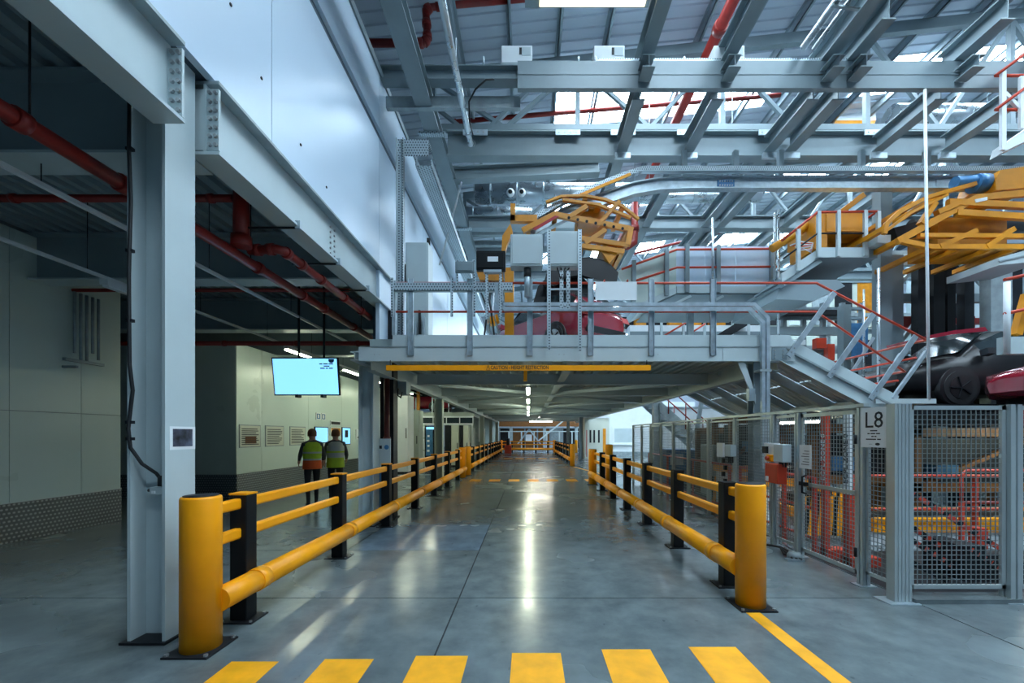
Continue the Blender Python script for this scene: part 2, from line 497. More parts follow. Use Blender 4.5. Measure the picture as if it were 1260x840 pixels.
def corrugated(mb, x0, x1, y0, y1, zf, pitch, amp, along, thick=.02):
    """ribbed sheet; ribs run along 'x' or 'y'; zf(x, y) is its height"""
    a0, a1 = (y0, y1) if along == 'x' else (x0, x1)
    n = max(1, int(round((a1 - a0) / pitch)))
    p = (a1 - a0) / n
    s = []
    for i in range(n):
        b = a0 + i * p
        s += [(b, 0), (b + p * .42, 0), (b + p * .5, amp), (b + p * .92, amp)]
    s.append((a1, 0))
    pts = []
    for (a, h) in s:
        for e in ((x0, x1) if along == 'x' else (y0, y1)):
            x, y = (e, a) if along == 'x' else (a, e)
            pts.append((x, y, zf(x, y) + h))
    m = len(s)
    k = len(mb.v)
    fs = [(2 * i, 2 * i + 1, 2 * i + 3, 2 * i + 2) for i in range(m - 1)]
    mb.add(pts, fs)
    mb.add([(x, y, z + thick) for x, y, z in pts], [f[::-1] for f in fs])
    mb.add([pts[0], pts[1], (pts[1][0], pts[1][1], pts[1][2] + thick), (pts[0][0], pts[0][1], pts[0][2] + thick)], [(0, 1, 2, 3)])
    return mb


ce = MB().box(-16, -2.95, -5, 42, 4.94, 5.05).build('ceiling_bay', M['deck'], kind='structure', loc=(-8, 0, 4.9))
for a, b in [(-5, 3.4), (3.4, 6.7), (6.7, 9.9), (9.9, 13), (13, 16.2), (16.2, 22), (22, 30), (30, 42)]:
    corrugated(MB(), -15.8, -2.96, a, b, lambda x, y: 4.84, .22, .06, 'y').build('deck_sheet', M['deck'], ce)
for k, y in enumerate([.5, 3.8, 6.77, 9.95, 13.1, 16.2, 19.4, 22.5, 26, 30]):
    g = thing('cross_girder', '%s cross girder under the side bay ceiling counted from the camera' % ORD[k], 'girder', (-9, y, 4.09), 'cross girders of the side bay', 'structure')
    x1 = -2.96
    MB().box(-15.8, x1, y - .15, y + .17, 4.09, 4.115).build('bottom_flange', M['paint'], g)
    MB().box(-15.8, x1, y - .15, y + .17, 4.805, 4.83).build('top_flange', M['deck'], g)
    MB().box(-15.8, x1, y - .01, y + .01, 4.115, 4.805).build('web', M['deck'], g)
MB().box(-7.8, -2.9, 41.5, 42, 0, 8.3).build('wall_bay_end', M['bay'], kind='structure')

# ---- hall roof, end wall and side wall
def zr(x, y=0): return 12.5 + .105 * x


RLX = [(.9, 8.3), (11.4, 19.2)]
bands = [(-4.5 + 6 * k, -2.9 + 6 * k) for k in range(10)]
rf = MB().prism([(-16, -6, zr(-16) + .25), (27, -6, zr(27) + .25), (27, -5.8, zr(27) + .25), (-16, -5.8, zr(-16) + .25)], (0, 0, .1)).build('ceiling', M['roof'], kind='structure', loc=(0, 0, 12.5))
prev = -6
for k, (a, b) in enumerate(bands + [(60, 60)]):
    corrugated(MB(), -16, 27, prev, a, zr, .33, .035, 'x').build('roof_sheet', M['roof'], rf)
    if b > a:
        for x0, x1 in [(-16, RLX[0][0]), (RLX[0][1], RLX[1][0]), (RLX[1][1], 27)]:
            corrugated(MB(), x0, x1, a, b, zr, .33, .035, 'x').build('roof_sheet', M['roof'], rf)
        for x0, x1 in RLX:
            MB().prism([(x0, a, zr(x0) + .02), (x1, a, zr(x1) + .02), (x1, b, zr(x1) + .02), (x0, b, zr(x0) + .02)], (0, 0, .012)).build('roof_light', M['rl'], rf)
    prev = b
for k in range(-4, 19):
    x = -.5 + 1.33 * k
    if x < -15 or x > 26: continue
    mb = MB(); z = zr(x) - .13
    mb.box(x - .012, x + .012, -5.5, 59, z - .12, z + .12).box(x - .012, x + .07, -5.5, 59, z - .12, z - .10).box(x - .07, x + .012, -5.5, 59, z + .10, z + .12)
    mb.build('purlin', M['purlin'], rf)
we = MB().box(-16, 27, 60, 60.2, 0, 16).build('wall_end', M['cladseam'], kind='structure')
for k in range(14):
    MB().box(-16 + k * 3.07, -16 + k * 3.07 + 3.05, 59.92, 60, 0, 15).build('panel', M['roof'], we)
wr = MB().box(27, 27.2, -6, 60, 0, 16).build('wall_right', M['cladseam'], kind='structure')
for k in range(12):
    MB().box(26.92, 27, -6 + k * 5.5, -6 + k * 5.5 + 5.48, 0, 15).build('panel', M['roof'], wr)

for t, (Y, word) in enumerate([(12.0, 'nearest'), (18.0, 'second'), (24.0, 'third'), (30.0, 'fourth'), (36.0, 'fifth')]):
    g = thing('roof_truss', '%s roof truss behind the steel grid, rising towards the fence side' % word, 'truss', (5, Y, 10), 'roof trusses')
    xs = [-2.7 + 2.05 * k for k in range(14)]
    MB().bar((-2.75, Y, zr(-2.75) - .42), (26, Y, zr(26) - .42), .16, .3).build('top_chord', M['paint2'], g)
    zb = 10.35
    MB().bar((-2.75, Y, zb), (26, Y, zb), .16, .16).build('bottom_chord', M['paint2'], g)
    for k, x in enumerate(xs):
        if k % 2 == 0:
            MB().bar((x, Y, zb), (x, Y, zr(x) - .42), .13, .13).build('vertical', M['paint2'], g)
        if k + 1 < len(xs):
            x2 = xs[k + 1]
            p = (x, Y, zb) if k % 2 else (x, Y, zr(x) - .5)
            q = (x2, Y, zr(x2) - .5) if k % 2 else (x2, Y, zb)
            if k % 2 == 0: p, q = (x, Y, zr(x) - .5), (x2, Y, zb)
            MB().bar(p, q, .1, .1).build('diagonal', M['paint2'], g)

# ---- mezzanine deck (its parts are pieces of the setting)
mz = MB().box(-2.7, 4.28, 7.2, 38, 3.14, 3.28).build('floor_mezzanine', M['deckl'], kind='structure', loc=(0, 7, 3.1))
for a, b in [(7.1, 9.9), (9.9, 12.7), (12.7, 15.6), (15.6, 18.5), (18.5, 21.4), (21.4, 24.4), (24.4, 30.2), (30.2, 38)]:
    corrugated(MB(), -2.7, 4.28, a, b, lambda x, y: 3.085, .2, .04, 'y', .01).build('deck_sheet', M['deckl'], mz)
for y in [9.9, 12.7, 15.6, 18.5, 21.4, 24.4, 27.3, 30.2, 33, 36]:
    MB().ibeam((-2.6, y, 2.95), (4.2, y, 2.95), .14, .25, .014, .01).build('joist', M['paint'], mz)
for x in (-2.68, .75, 4.25):
    h = .34 if x != .75 else .2
    MB().ibeam((x, 7.2, 3.08 - h / 2), (x, 37.8, 3.08 - h / 2), .16, h, .016, .012).build('edge_beam', M['paint'], mz)
for (y0, y1) in [(9.95, 15.55), (15.65, 21.3), (21.5, 27.2)]:
    for s in (1, -1):
        MB().angle((-2.5 * s, y0, 2.86), (4.1 * s if s > 0 else 2.5, y1, 2.86) if s > 0 else (-2.5 if False else -2.5, y1, 2.86), .08).build('brace', M['paint'], mz) if s > 0 else \
            MB().angle((4.1, y0, 2.90), (-2.5, y1, 2.90), .08).build('brace', M['paint'], mz)
for y, lo in [(7.12, 0), (12.7, 0), (24.4, 0), (30.2, 0), (36, 0)]:
    if y < 8: continue
    c = thing('mezzanine_column', 'green-grey steel column of the mezzanine beside the barrier, %s from the front' % ORD[[12.7, 24.4, 30.2, 36].index(y)], 'column', (-2.68, y, 0), 'inner mezzanine columns')
    MB().ibeam((-2.68, y, .02), (-2.68, y, 2.72), .24, .24, .016, .012, up=(1, 0, 0)).build('shaft', M['cab'], c)
    MB().box(-2.83, -2.53, y - .15, y + .15, 0, .02).build('base_plate', M['steeldk'], c)
    MB().box(-2.82, -2.54, y - .14, y + .14, 2.72, 2.74).build('cap_plate', M['paint'], c)
for k, (x, y) in enumerate([(4.72, 15.6), (3.4, 27.3), (3.4, 36)]):
    c = thing('mezzanine_column', ['dark grey steel column rising behind the mesh fence', 'pale blue far column beside the short barrier', 'farthest pale column by the end barrier'][k], 'column', (x, y, 0))
    MB().ibeam((x, y, .02), (x, y, 2.8), .24, .24, .016, .012, up=(1, 0, 0)).build('shaft', M['galvd'] if k == 0 else M['paint2'], c)
    MB().box(x - .15, x + .15, y - .15, y + .15, 0, .02).build('base_plate', M['steeldk'], c)
# underside tube lights
for k, y in enumerate([10.8, 14.0, 17.2, 20.4, 23.6]):
    g = thing('tube_light', '%s lit tube light on the centre line under the mezzanine' % ORD[k], 'light', (0, y, 2.78), 'tube lights under the mezzanine')
    MB().box(-.05, .05, y - .75, y + .75, 2.77, 2.82).build('housing', M['white'], g)
    MB().box(-.035, .035, y - .73, y + .73, 2.745, 2.77).build('tube', M['tubeE'], g)
    for s in (-1, 1): MB().tube((0, y + s * .6, 2.82), (0, y + s * .6, 3.085), .008, 6).build('hanger', M['galv'], g)
g = thing('tube_light', 'long lit tube light lying crosswise at the end of the aisle', 'light', (0, 31, 2.5))
MB().box(.1, 1.75, 30.95, 31.05, 2.66, 2.72).build('housing', M['white'], g)
MB().box(.12, 1.73, 30.96, 31.04, 2.60, 2.66).build('tube', M['tubeEx'], g)
for s in (.3, 1.5): MB().tube((s, 31, 2.72), (s, 31, 3.085), .008, 6).build('hanger', M['galv'], g)

# ================================================================ LEFT: column, girders, pipes
c = thing('steel_column', 'tall grey H-section column beside the near yellow bollard', 'column', (-3.02, 3.49, 0))
MB().box(-3.17, -3.145, 3.34, 3.64, .02, 4.8).build('flange', M['paint'], c)
MB().box(-2.895, -2.87, 3.34, 3.64, .02, 4.76).build('flange', M['paint'], c)
MB().box(-3.145, -2.895, 3.48, 3.50, .02, 4.8).build('web', M['paint'], c)
MB().box(-3.21, -2.85, 3.31, 3.67, 0, .02).build('base_plate', M['steeldk'], c)


def hexbolt(parent, p, axis, r=.016, h=.016):
    n = 6; p = Vector(p); mb = MB()
    q = p + Vector(axis) * h
    mb.sweep([(r * math.cos(2 * PI * i / n), r * math.sin(2 * PI * i / n)) for i in range(n)], p, q)
    return mb.build('bolt', M['bolt'], parent)


def girder(name, label, y0, y1, plates):
    g = thing(name, label, 'girder', (-2.815, (y0 + y1) / 2, 4.09))
    xc_ = -2.815
    MB().box(-2.94, -2.69, y0, y1, 4.09, 4.118).build('bottom_flange', M['paint'], g)
    MB().box(-2.94, -2.69, y0, y1, 4.70, 4.728).build('top_flange', M['galvd'], g)
    MB().box(xc_ - .01, xc_ + .01, y0, y1, 4.118, 4.70).build('web', M['paint'], g)
    for y, s in plates:
        pl = MB().box(-2.93, -2.695, y - .012, y + .012, 4.13, 4.66).build('end_plate', M['paint'], g)
        for i in range(7):
            for x in (-2.765, -2.715):
                hexbolt(pl, (x, y + s * .012, 4.17 + i * .075), (0, s, 0), .017, .02)
    return g


girder('floor_girder', 'large grey plate girder above the camera ending at the column', -5, 3.315, [(3.30, -1)])
g2 = girder('floor_girder', 'large grey plate girder running from the column to the mezzanine', 3.675, 8.56, [(3.69, -1)])
for i in range(6):
    for y in (5.98, 6.10):
        hexbolt(g2, (-2.805, y, 4.22 + i * .075), (1, 0, 0), .016, .02)
c = thing('steel_column', 'dark steel column behind the mezzanine corner under the girder end', 'column', (-2.77, 8.42, 0))
MB().ibeam((-2.77, 8.42, 0.02), (-2.77, 8.42, 4.085), .26, .26, .018, .012, up=(1, 0, 0)).box(-2.90, -2.64, 8.28, 8.29, .02, 4.085).build('shaft', M['steeldk'], c)
MB().box(-2.93, -2.61, 8.27, 8.58, 0, .02).build('base_plate', M['steeldk'], c)

# black cable clipped down the column flange into a socket box, photo prints
mb = MB()
pts = [(-3.13, 3.318, 4.55), (-3.135, 3.318, 3.9), (-3.12, 3.318, 3.5), (-3.135, 3.318, 2.9), (-3.13, 3.318, 2.2), (-3.105, 3.318, 2.0), (-3.14, 3.318, 1.7), (-3.125, 3.32, 1.55), (-3.07, 3.36, 1.42), (-3.01, 3.42, 1.34), (-2.99, 3.44, 1.29)]
cb = thing('power_cable', 'black power cable hanging down the edge of the tall column', 'cable', (-3.12, 3.33, 1.3))
mb.path(pts, .013, 8).build('cable', M['rubber'], cb)
for z in (3.9, 3.1, 2.55, 1.75, 1.62):
    MB().box(-3.16, -3.112, 3.312, 3.345, z - .012, z + .012).build('clip', M['steeldk'], cb)
MB().tube((-2.99, 3.44, 1.235), (-2.99, 3.44, 1.32), .022, 10).build('gland', M['rubber'], cb)
sb = thing('socket_box', 'small grey socket box fixed inside the tall column', 'box', (-3.0, 3.43, 1.17))
MB().box(-3.05, -2.94, 3.40, 3.478, 1.165, 1.232).build('body', M['encl'], sb, bevel=.006)
MB().box(-3.03, -3.0, 3.396, 3.40, 1.18, 1.20).build('window', M['white'], sb)
MB().tube((-3.09, 3.44, 1.20), (-3.05, 3.44, 1.20), .014, 8).build('gland', M['rubber'], sb)
MB().box(-2.94, -2.896, 3.44, 3.46, 1.185, 1.21).build('arm', M['steeldk'], sb)
pp = thing('photo_print', 'white-bordered dark photo print stuck on the column face', 'print', (-2.868, 3.49, 1.53))
MB().box(-2.87, -2.868, 3.38, 3.64, 1.53, 1.72).build('paper', M['white'], pp)
MB().box(-2.868, -2.8672, 3.41, 3.61, 1.555, 1.70).build('picture', M['print'], pp)
pp = thing('photo_print', 'pair of dark photos on a sheet inside the column recess', 'print', (-2.95, 3.478, 1.76))
MB().box(-3.01, -2.90, 3.476, 3.479, 1.76, 2.04).build('paper', M['white'], pp)
MB().box(-2.997, -2.905, 3.4745, 3.476, 1.785, 1.895).build('picture', M['print'], pp)
MB().box(-2.997, -2.905, 3.4745, 3.476, 1.905, 2.015).build('picture', M['print'], pp)


def pipe(name, label, pts, r, couplings=(), n=12, m='red', cat='pipe', group=None):
    pts = [Vector(p) for p in pts]
    lo = min(pts, key=lambda p: p.z)
    g = thing(name, label, cat, lo, group)
    MB().path(pts, r, n).build('pipe_run', M[m], g)
    for (i, t) in couplings:
        a, b = pts[i], pts[i + 1]; p = a.lerp(b, t); d = (b - a).normalized()
        MB().tube(p - d * r * .7, p + d * r * .7, r * 1.28, n).build('coupling', M[m], g)
    return g


pm = pipe('sprinkler_main', 'thick red sprinkler pipe running under the side bay ceiling', [(-3.48, -4, 3.80), (-3.48, 9.5, 3.80)], .06, [(0, .51), (0, .565), (0, .70), (0, .78), (0, .83), (0, .92)])
for y in (2.95, 3.96, 5.3, 7.2, 8.8):
    MB().tube((-3.48, y, 3.86), (-3.48, y, 4.84), .007, 6).build('hanger', M['steeldk'], pm)
pipe('sprinkler_branch', 'red sprinkler pipe looping off beside the girder, parallel to the thick one', [(-3.40, 5.15, 3.90), (-3.05, 5.12, 3.90), (-2.99, 5.18, 3.90), (-3.0, 8.0, 3.87)], .055, [(0, .3), (0, .8), (2, .02), (2, .14), (2, .33), (2, .6), (2, .85)])
pr_ = pipe('sprinkler_riser', 'dark red vertical pipe dropping from the bay ceiling to the thick pipe', [(-3.36, 4.95, 3.86), (-3.36, 4.95, 4.82)], .085, [(0, .06)])
pipe('sprinkler_cross_pipe', 'dark red crosswise pipe meeting the vertical dropper', [(-12, 4.95, 4.42), (-3.46, 4.95, 4.42)], .042, [(0, .70), (0, .97)])
pipe('sprinkler_cross_pipe', 'dark red crosswise pipe above the hanging screen', [(-14, 8.4, 3.47), (-2.95, 8.4, 3.47)], .045, [(0, .72), (0, .85), (0, .96)])
pipe('sprinkler_cross_pipe', 'thin dark red crosswise pipe behind the second cross girder', [(-12, 7.3, 4.15), (-3.1, 7.3, 4.15)], .032, [(0, .9)])
pipe('sprinkler_drop', 'brown-red vertical pipe beside the mezzanine corner column', [(-2.74, 8.19, 0.0), (-2.74, 8.19, 3.15)], .055, [(0, .5)], m='redd')
for k, y in enumerate([4.95, 6.0, 7.1]):
    g = thing('beam_clamp', '%s pipe clamp hooked on the girder flange' % ORD[k], 'clamp', (-2.72, y, 4.0), 'pipe clamps on the girder flange')
    MB().box(-2.72, -2.66, y - .025, y + .025, 4.06, 4.15).build('jaw', M['galv'], g)
    MB().bar((-3.35, y, 4.075), (-2.68, y, 4.075), .02, .02).build('bracket_bar', M['steeldk'], g)
# light trunking with lamps
for x, y1, lamps, lab in [(-4.38, 10.2, [], 'thin white lighting rail nearer the column'), (-6.05, 24, [(6.3, 0), (11.4, 1), (14.7, 1), (18, 1), (21.2, 1)], 'thin white lighting rail with tube lights along the bay')]:
    g = thing('lighting_rail', lab, 'lighting rail', (x, 8, 3.9))
    MB().box(x - .022, x + .022, 2.4, y1, 3.88, 3.92).build('rail', M['white'], g)
    for y in [3.8 + 2 * i for i in range(int((y1 - 3) / 2))]:
        MB().tube((x, y, 3.92), (x, y, 4.84), .005, 5).build('hanger', M['steeldk'], g)
    for y, on in lamps:
        hl = .85 if on else .28
        lp = MB().box(x - .06, x + .06, y - hl, y + hl, 3.80, 3.88).build('lamp_housing', M['white'], g)
        MB().box(x - .045, x + .045, y - hl + .03, y + hl - .03, 3.77, 3.80).build('tube', M['tubeB'] if on else M['white'], lp)
for k, (x, y) in enumerate([(-4.6, 16), (-4.6, 20)]):
    g = thing('tube_light', ['lit tube light in the bay past the hanging screen', 'lit tube light in the bay before the cabinets'][k], 'light', (x, y, 3.8))
    MB().box(x - .06, x + .06, y - .85, y + .85, 3.80, 3.88).build('housing', M['white'], g)
    MB().box(x - .045, x + .045, y - .82, y + .82, 3.77, 3.80).build('tube', M['tubeB'], g)
    for s in (-.6, .6): MB().tube((x, y + s, 3.88), (x, y + s, 4.84), .005, 5).build('hanger', M['steeldk'], g)

# pipes dropping down the bay wall
g = thing('pipe_drop', 'cluster of brown pipes dropping down the bay wall to a bracket', 'pipes', (-7.75, 7.5, 2.85))
for i, (dy, zb) in enumerate([(-.22, 3.05), (-.12, 2.95), (-.02, 2.95), (.08, 3.1), (.18, 3.0)]):
    MB().tube((-7.76, 7.45 + dy, zb), (-7.76, 7.45 + dy, 4.1), .022, 8).build('pipe', M['galvd'], g)
MB().bar((-7.80, 7.1, 2.93), (-7.80, 7.75, 2.93), .06, .05).build('bracket', M['galvd'], g)
MB().bar((-7.84, 7.12, 2.8), (-7.6, 7.12, 2.8), .04, .04).build('bracket_arm', M['galvd'], g)

# hanging screen
R8 = math.radians(8)
TX, TY, TZ = XX(378, 8), 8.0, 2.755
g = thing('hanging_screen', 'bright blue flat screen hanging over the walkway behind the column', 'screen', (TX, TY, 2.4))
def tv(u, v, w):   # local: u right, v up, w towards camera
    return Vector((TX + u, TY - w * math.cos(R8) - v * math.sin(R8), TZ + v * math.cos(R8) - w * math.sin(R8)))
def tvbox(u0, u1, v0, v1, w0, w1, name, m):
    mb = MB(); q = [tv(u, v, w0) for u, v in ((u0, v0), (u1, v0), (u1, v1), (u0, v1))]
    n = tv(0, 0, w1) - tv(0, 0, w0)
    return mb.prism(q, n).build(name, m, g)
tvbox(-.62, .62, -.355, .355, 0, .05, 'housing', M['black'])
sc_ = tvbox(-.60, .60, -.332, .332, .05, .053, 'display', M['screen'])
un = (tv(0, 1, 0) - tv(0, 0, 0))
for u0, u1, v in [(.27, .33, .235), (.345, .43, .235), (.445, .53, .235), (.35, .46, .195), (.28, .37, .155), (.385, .43, .155), (.445, .52, .155)]: tvbox(u0, u1, v - .010, v + .010, .053, .054, 'print_line', M['ink'])
MB().lathe([(.055, 0), (.055, .002)], tv(.5, .305, .056), 16, 'y').build('badge', M['bluecab'], g)
for dx in (-.19, .29):
    MB().tube((TX + dx, TY + .06, 2.38), (TX + dx, TY + .06, 4.85), .022, 8).build('pole', M['steeldk'], g)
    MB().box(TX + dx - .03, TX + dx + .03, TY - .02, TY + .1, 2.36, 2.42).build('pole_foot', M['black'], g)
MB().box(TX - .3, TX + .4, TY + .02, TY + .1, 2.7, 2.85).build('mount', M['steeldk'], g)

# notices on the meeting room wall
def lines(parent, x, y0, y1, z0, z1, n):
    for i in range(n):
        z = z1 - (z1 - z0) * (i + .5) / n
        MB().box(x, x + .0015, y0 + .04, y1 - .04 - random.random() * .25 * (y1 - y0), z - .012, z + .012).build('text_line', M['sleeve'], parent)
for k, (y0, y1) in enumerate([(11.1, 11.98), (12.2, 13.12), (13.45, 14.4)]):
    g = thing('notice_board', ['first framed notice by the room corner, with a brown patch of print', 'second framed notice from the room corner, all grey print', 'third framed notice partly hidden by the walking person'][k], 'notice', (-7.59, (y0 + y1) / 2, 1.32), None)
    MB().box(-7.6, -7.585, y0, y1, 1.31, 1.93).build('frame', M['galvd'], g)
    MB().box(-7.585, -7.582, y0 + .03, y1 - .03, 1.34, 1.90).build('sheet', M['cream'], g)
    lines(g, -7.582, y0 + .04, y1 - .04, 1.37, 1.84, 9)
    if k == 0: MB().box(-7.582, -7.5805, y0 + .22, y1 - .2, 1.42, 1.62).build('print_patch', M['hair'], g)
for k, (y0, y1, z0, z1, m, lab) in enumerate([(15.0, 16.0, 1.35, 1.95, 'screen2', 'small lit wall screen behind the walking persons'), (17.2, 18.0, 1.25, 1.97, 'screen2', 'upright lit wall screen with a dark figure'),
                                           (16.2, 17.05, 1.62, 1.95, 'orange', 'orange notice above the second person'), (16.2, 17.05, 2.03, 2.2, 'ink', 'black strip sign above the orange notice'),
                                           (15.1, 15.42, 2.2, 2.45, 'bluecab', 'first small dark pictogram sign above the screens'), (15.48, 15.8, 2.2, 2.45, 'bluecab', 'second small dark pictogram sign above the screens'),
                                           (18.6, 19.8, 1.45, 1.9, 'white', 'white notice with a dark triangle near the corner column')]):
    g = thing('wall_screen' if m == 'screen2' else 'wall_sign', lab, 'screen' if m == 'screen2' else 'sign', (-7.59, (y0 + y1) / 2, z0))
    MB().box(-7.6, -7.57, y0, y1, z0, z1).build('frame', M['black'] if m == 'screen2' else M['white'], g)
    MB().box(-7.57, -7.568, y0 + .04, y1 - .04, z0 + .03, z1 - .03).build('face', M[m], g)
    if k == 1: MB().box(-7.568, -7.566, y0 + .25, y1 - .25, z0 + .3, z1 - .12).build('figure', M['ink'], g)
    if k in (4, 5): MB().box(-7.568, -7.566, y0 + .1, y1 - .12, z0 + .06, z1 - .06).build('pictogram', M['white'], g)
    if k == 6: MB().prism([(-7.568, y0 + .1, z0 + .06), (-7.568, y1 - .3, z0 + .06), (-7.568, (y0 + y1) / 2 - .1, z1 - .05)], (.002, 0, 0)).build('triangle', M['ink'], g)

# ================================================================ BARRIERS
def bollard(x, y, label, h=1.18, r=.135):
    g = thing('bollard', label, 'bollard', (x, y, 0))
    MB().lathe([(r, .015), (r, h - .02), (r - .006, h - .004), (r - .02, h)], (x, y, 0), 28).build('tube', M['yellow'], g)
    MB().lathe([(r - .02, h - .003), (r - .02, h + .006), (.01, h + .012)], (x, y, 0), 28).build('cap', M['steeldk'], g)
    pl = MB().box(x - .17, x + .17, y - .17, y + .17, 0, .015).build('base_plate', M['steeldk'], g)
    for sx in (-1, 1):
        for sy in (-1, 1): hexbolt(pl, (x + sx * .145, y + sy * .145, .015), (0, 0, 1), .016, .014)
    return g


def barrier(label, x, ys, y0, y1, side, caps=True, detail=True):
    """run along Y; side = direction of the aisle (+1 / -1) where the low guard tube sits"""
    g = thing('safety_barrier', label, 'barrier', (x, (y0 + y1) / 2, 0))
    w = .075
    for y in ys:
        p = MB().box(x - w, x + w, y - w, y + w, .012, 1.12).build('post', M['black'], g, bevel=.01 if detail else 0)
        MB().box(x - w - .004, x + w + .004, y - w - .004, y + w + .004, 1.12, 1.135).build('post_cap', M['yellow'] if caps else M['black'], p)
        b = MB().box(x - .15, x + .15, y - .12, y + .12, 0, .012).build('base_plate', M['steeldk'], p)
        if detail:
            for sx in (-1, 1):
                for sy in (-1, 1): hexbolt(p, (x + sx * .125, y + sy * .095, .012), (0, 0, 1), .014, .012)
    stops = [y0] + list(ys) + [y1]
    for a, b in zip(stops, stops[1:]):
        a2 = a if a == y0 else a + w
        b2 = b if b == y1 else b - w
        for z in (1.045, .785):
            MB().sweep([(-.022, -.045), (.022, -.045), (.03, -.03), (.03, .03), (.022, .045), (-.022, .045), (-.03, .03), (-.03, -.03)], (x, a2 - .03, z), (x, b2 + .03, z)).build('rail', M['yellow'], g)
    tx = x + side * (w + .06)
    for a, b in zip(stops, stops[1:]):
        MB().tube((tx, a - .13 if a == y0 else a + .02, .36), (tx, b + .13 if b == y1 else b - .02, .36), .095, 16).build('guard_tube', M['yellow'], g)
    for y in ys:
        MB().tube((tx, y - .06, .36), (tx, y + .06, .36), .102, 16).build('tube_coupling', M['yellow'], g)
    return g


LX, RX = -2.56, 2.20
bollard(-2.53, 3.27, 'large yellow bollard in front of the tall grey column')
barrier('yellow and black barrier run along the walkway side, from the near bollard', LX, [3.8 + 1.92 * k for k in range(7)], 3.435, 16.05, 1)
bollard(-2.53, 16.25, 'yellow bollard ending the near barrier on the walkway side')
bollard(-2.48, 17.3, 'yellow bollard starting the far barrier on the walkway side')
barrier('far yellow and black barrier run on the walkway side', LX + .06, [19.0 + 2.1 * k for k in range(10)], 17.48, 38.58, 1, False, False)
bollard(-2.5, 38.8, 'distant yellow bollard at the left end of the end barrier')
bollard(2.15, 4.09, 'large yellow bollard in front of the mesh fence door')
barrier('yellow and black barrier run in front of the mesh fence', RX, [4.66 + 1.58 * k for k in range(6)], 4.26, 13.93, -1, False)
bollard(2.15, 14.1, 'yellow bollard ending the near barrier on the fence side')
bollard(2.32, 22.2, 'yellow bollard starting the short barrier on the fence side')
barrier('short far barrier run on the fence side', 2.36, [23.6 + 2.1 * k for k in range(7)], 22.38, 38.58, -1, False, False)
bollard(2.4, 38.8, 'distant yellow bollard between the short barrier and the end barrier')
bollard(4.4, 38.8, 'outlying distant yellow bollard beyond the pale column')
bollard(2.95, 15.4, 'yellow bollard standing behind the near barrier by the white office', 1.3)
g = thing('safety_barrier', 'end barrier closing the aisle crosswise', 'barrier', (0, 39.5, 0))
for z in (1.045, .785): MB().bar((-2.4, 39.0, z), (2.3, 39.0, z), .06, .1).build('rail', M['yellow'], g)
MB().tube((-2.4, 38.9, .36), (2.3, 38.9, .36), .1, 12).build('guard_tube', M['yellow'], g)
for x in (-1.5, -.4, .7, 1.8): MB().box(x - .075, x + .075, 39.0, 39.15, 0, 1.12).build('post', M['black'], g)

# ================================================================ MEZZANINE FRONT
YF = 7.03
g = thing('fascia_beam', 'long pale steel edge beam across the mezzanine front', 'beam', (0, YF, 2.87))
MB().channel((-2.80, YF, 2.985), (4.40, YF, 2.985), .1, .23, .016, flip=True).build('channel', M['paint'], g)
MB().box(-2.24, 4.33, YF - .055, YF - .04, 3.115, 3.30).build('kick_plate', M['paint'], g)
MB().box(-2.6, 4.36, YF - .06, YF + .06, 3.098, 3.116).build('top_plate', M['galvd'], g)
for x in (3.22, 4.05): MB().box(x - .012, x + .012, YF - .06, YF - .04, 2.88, 3.09).build('stiffener', M['paint'], g)
pl = MB().box(4.02, 4.26, YF - .066, YF - .05, 2.89, 3.09).build('splice_plate', M['paint2'], g)
for x in (4.06, 4.20):
    for z in (2.93, 2.98, 3.04): hexbolt(pl, (x, YF - .066, z), (0, -1, 0), .013, .012)
for x in (-2.5, -1.0, .55, 2.1):
    for dx in (-.04, .04): hexbolt(g, (x + dx, YF - .05, 2.98), (0, -1, 0), .009, .008)
g = thing('mezzanine_column', 'pale steel column at the front corner of the mezzanine behind the barrier', 'column', (-2.92, 7.75, 0))
MB().ibeam((-2.92, 7.75, .02), (-2.92, 7.75, 2.895), .30, .27, .022, .014, up=(1, 0, 0)).build('shaft', M['paint'], g)
MB().box(-3.08, -2.76, 7.57, 7.93, 0, .02).build('base_plate', M['steeldk'], g)
MB().ibeam((-2.92, YF + .07, 2.98), (-2.92, 8.25, 2.98), .14, .16).build('transfer_beam', M['paint'], g)
g = thing('mezzanine_column', 'pale blue steel column under the ramp end behind the conduit', 'column', (3.86, YF + .1, 0))
MB().ibeam((3.86, YF + .12, .02), (3.86, YF + .12, 2.868), .2, .2, .016, .012, up=(0, 1, 0)).build('shaft', M['paint2'], g)
MB().box(3.70, 4.02, YF - .04, YF + .28, 0, .02).build('base_plate', M['steeldk'], g)
MB().prism([W(908, 446, YF), W(917, 446, YF), W(930, 486, YF), W(930, 497, YF)], (0, .02, 0)).build('knee_plate', M['paint'], g)
MB().box(3.66, 3.76, YF - .03, YF + .06, 2.22, 2.42).build('bracket', M['galv'], g)

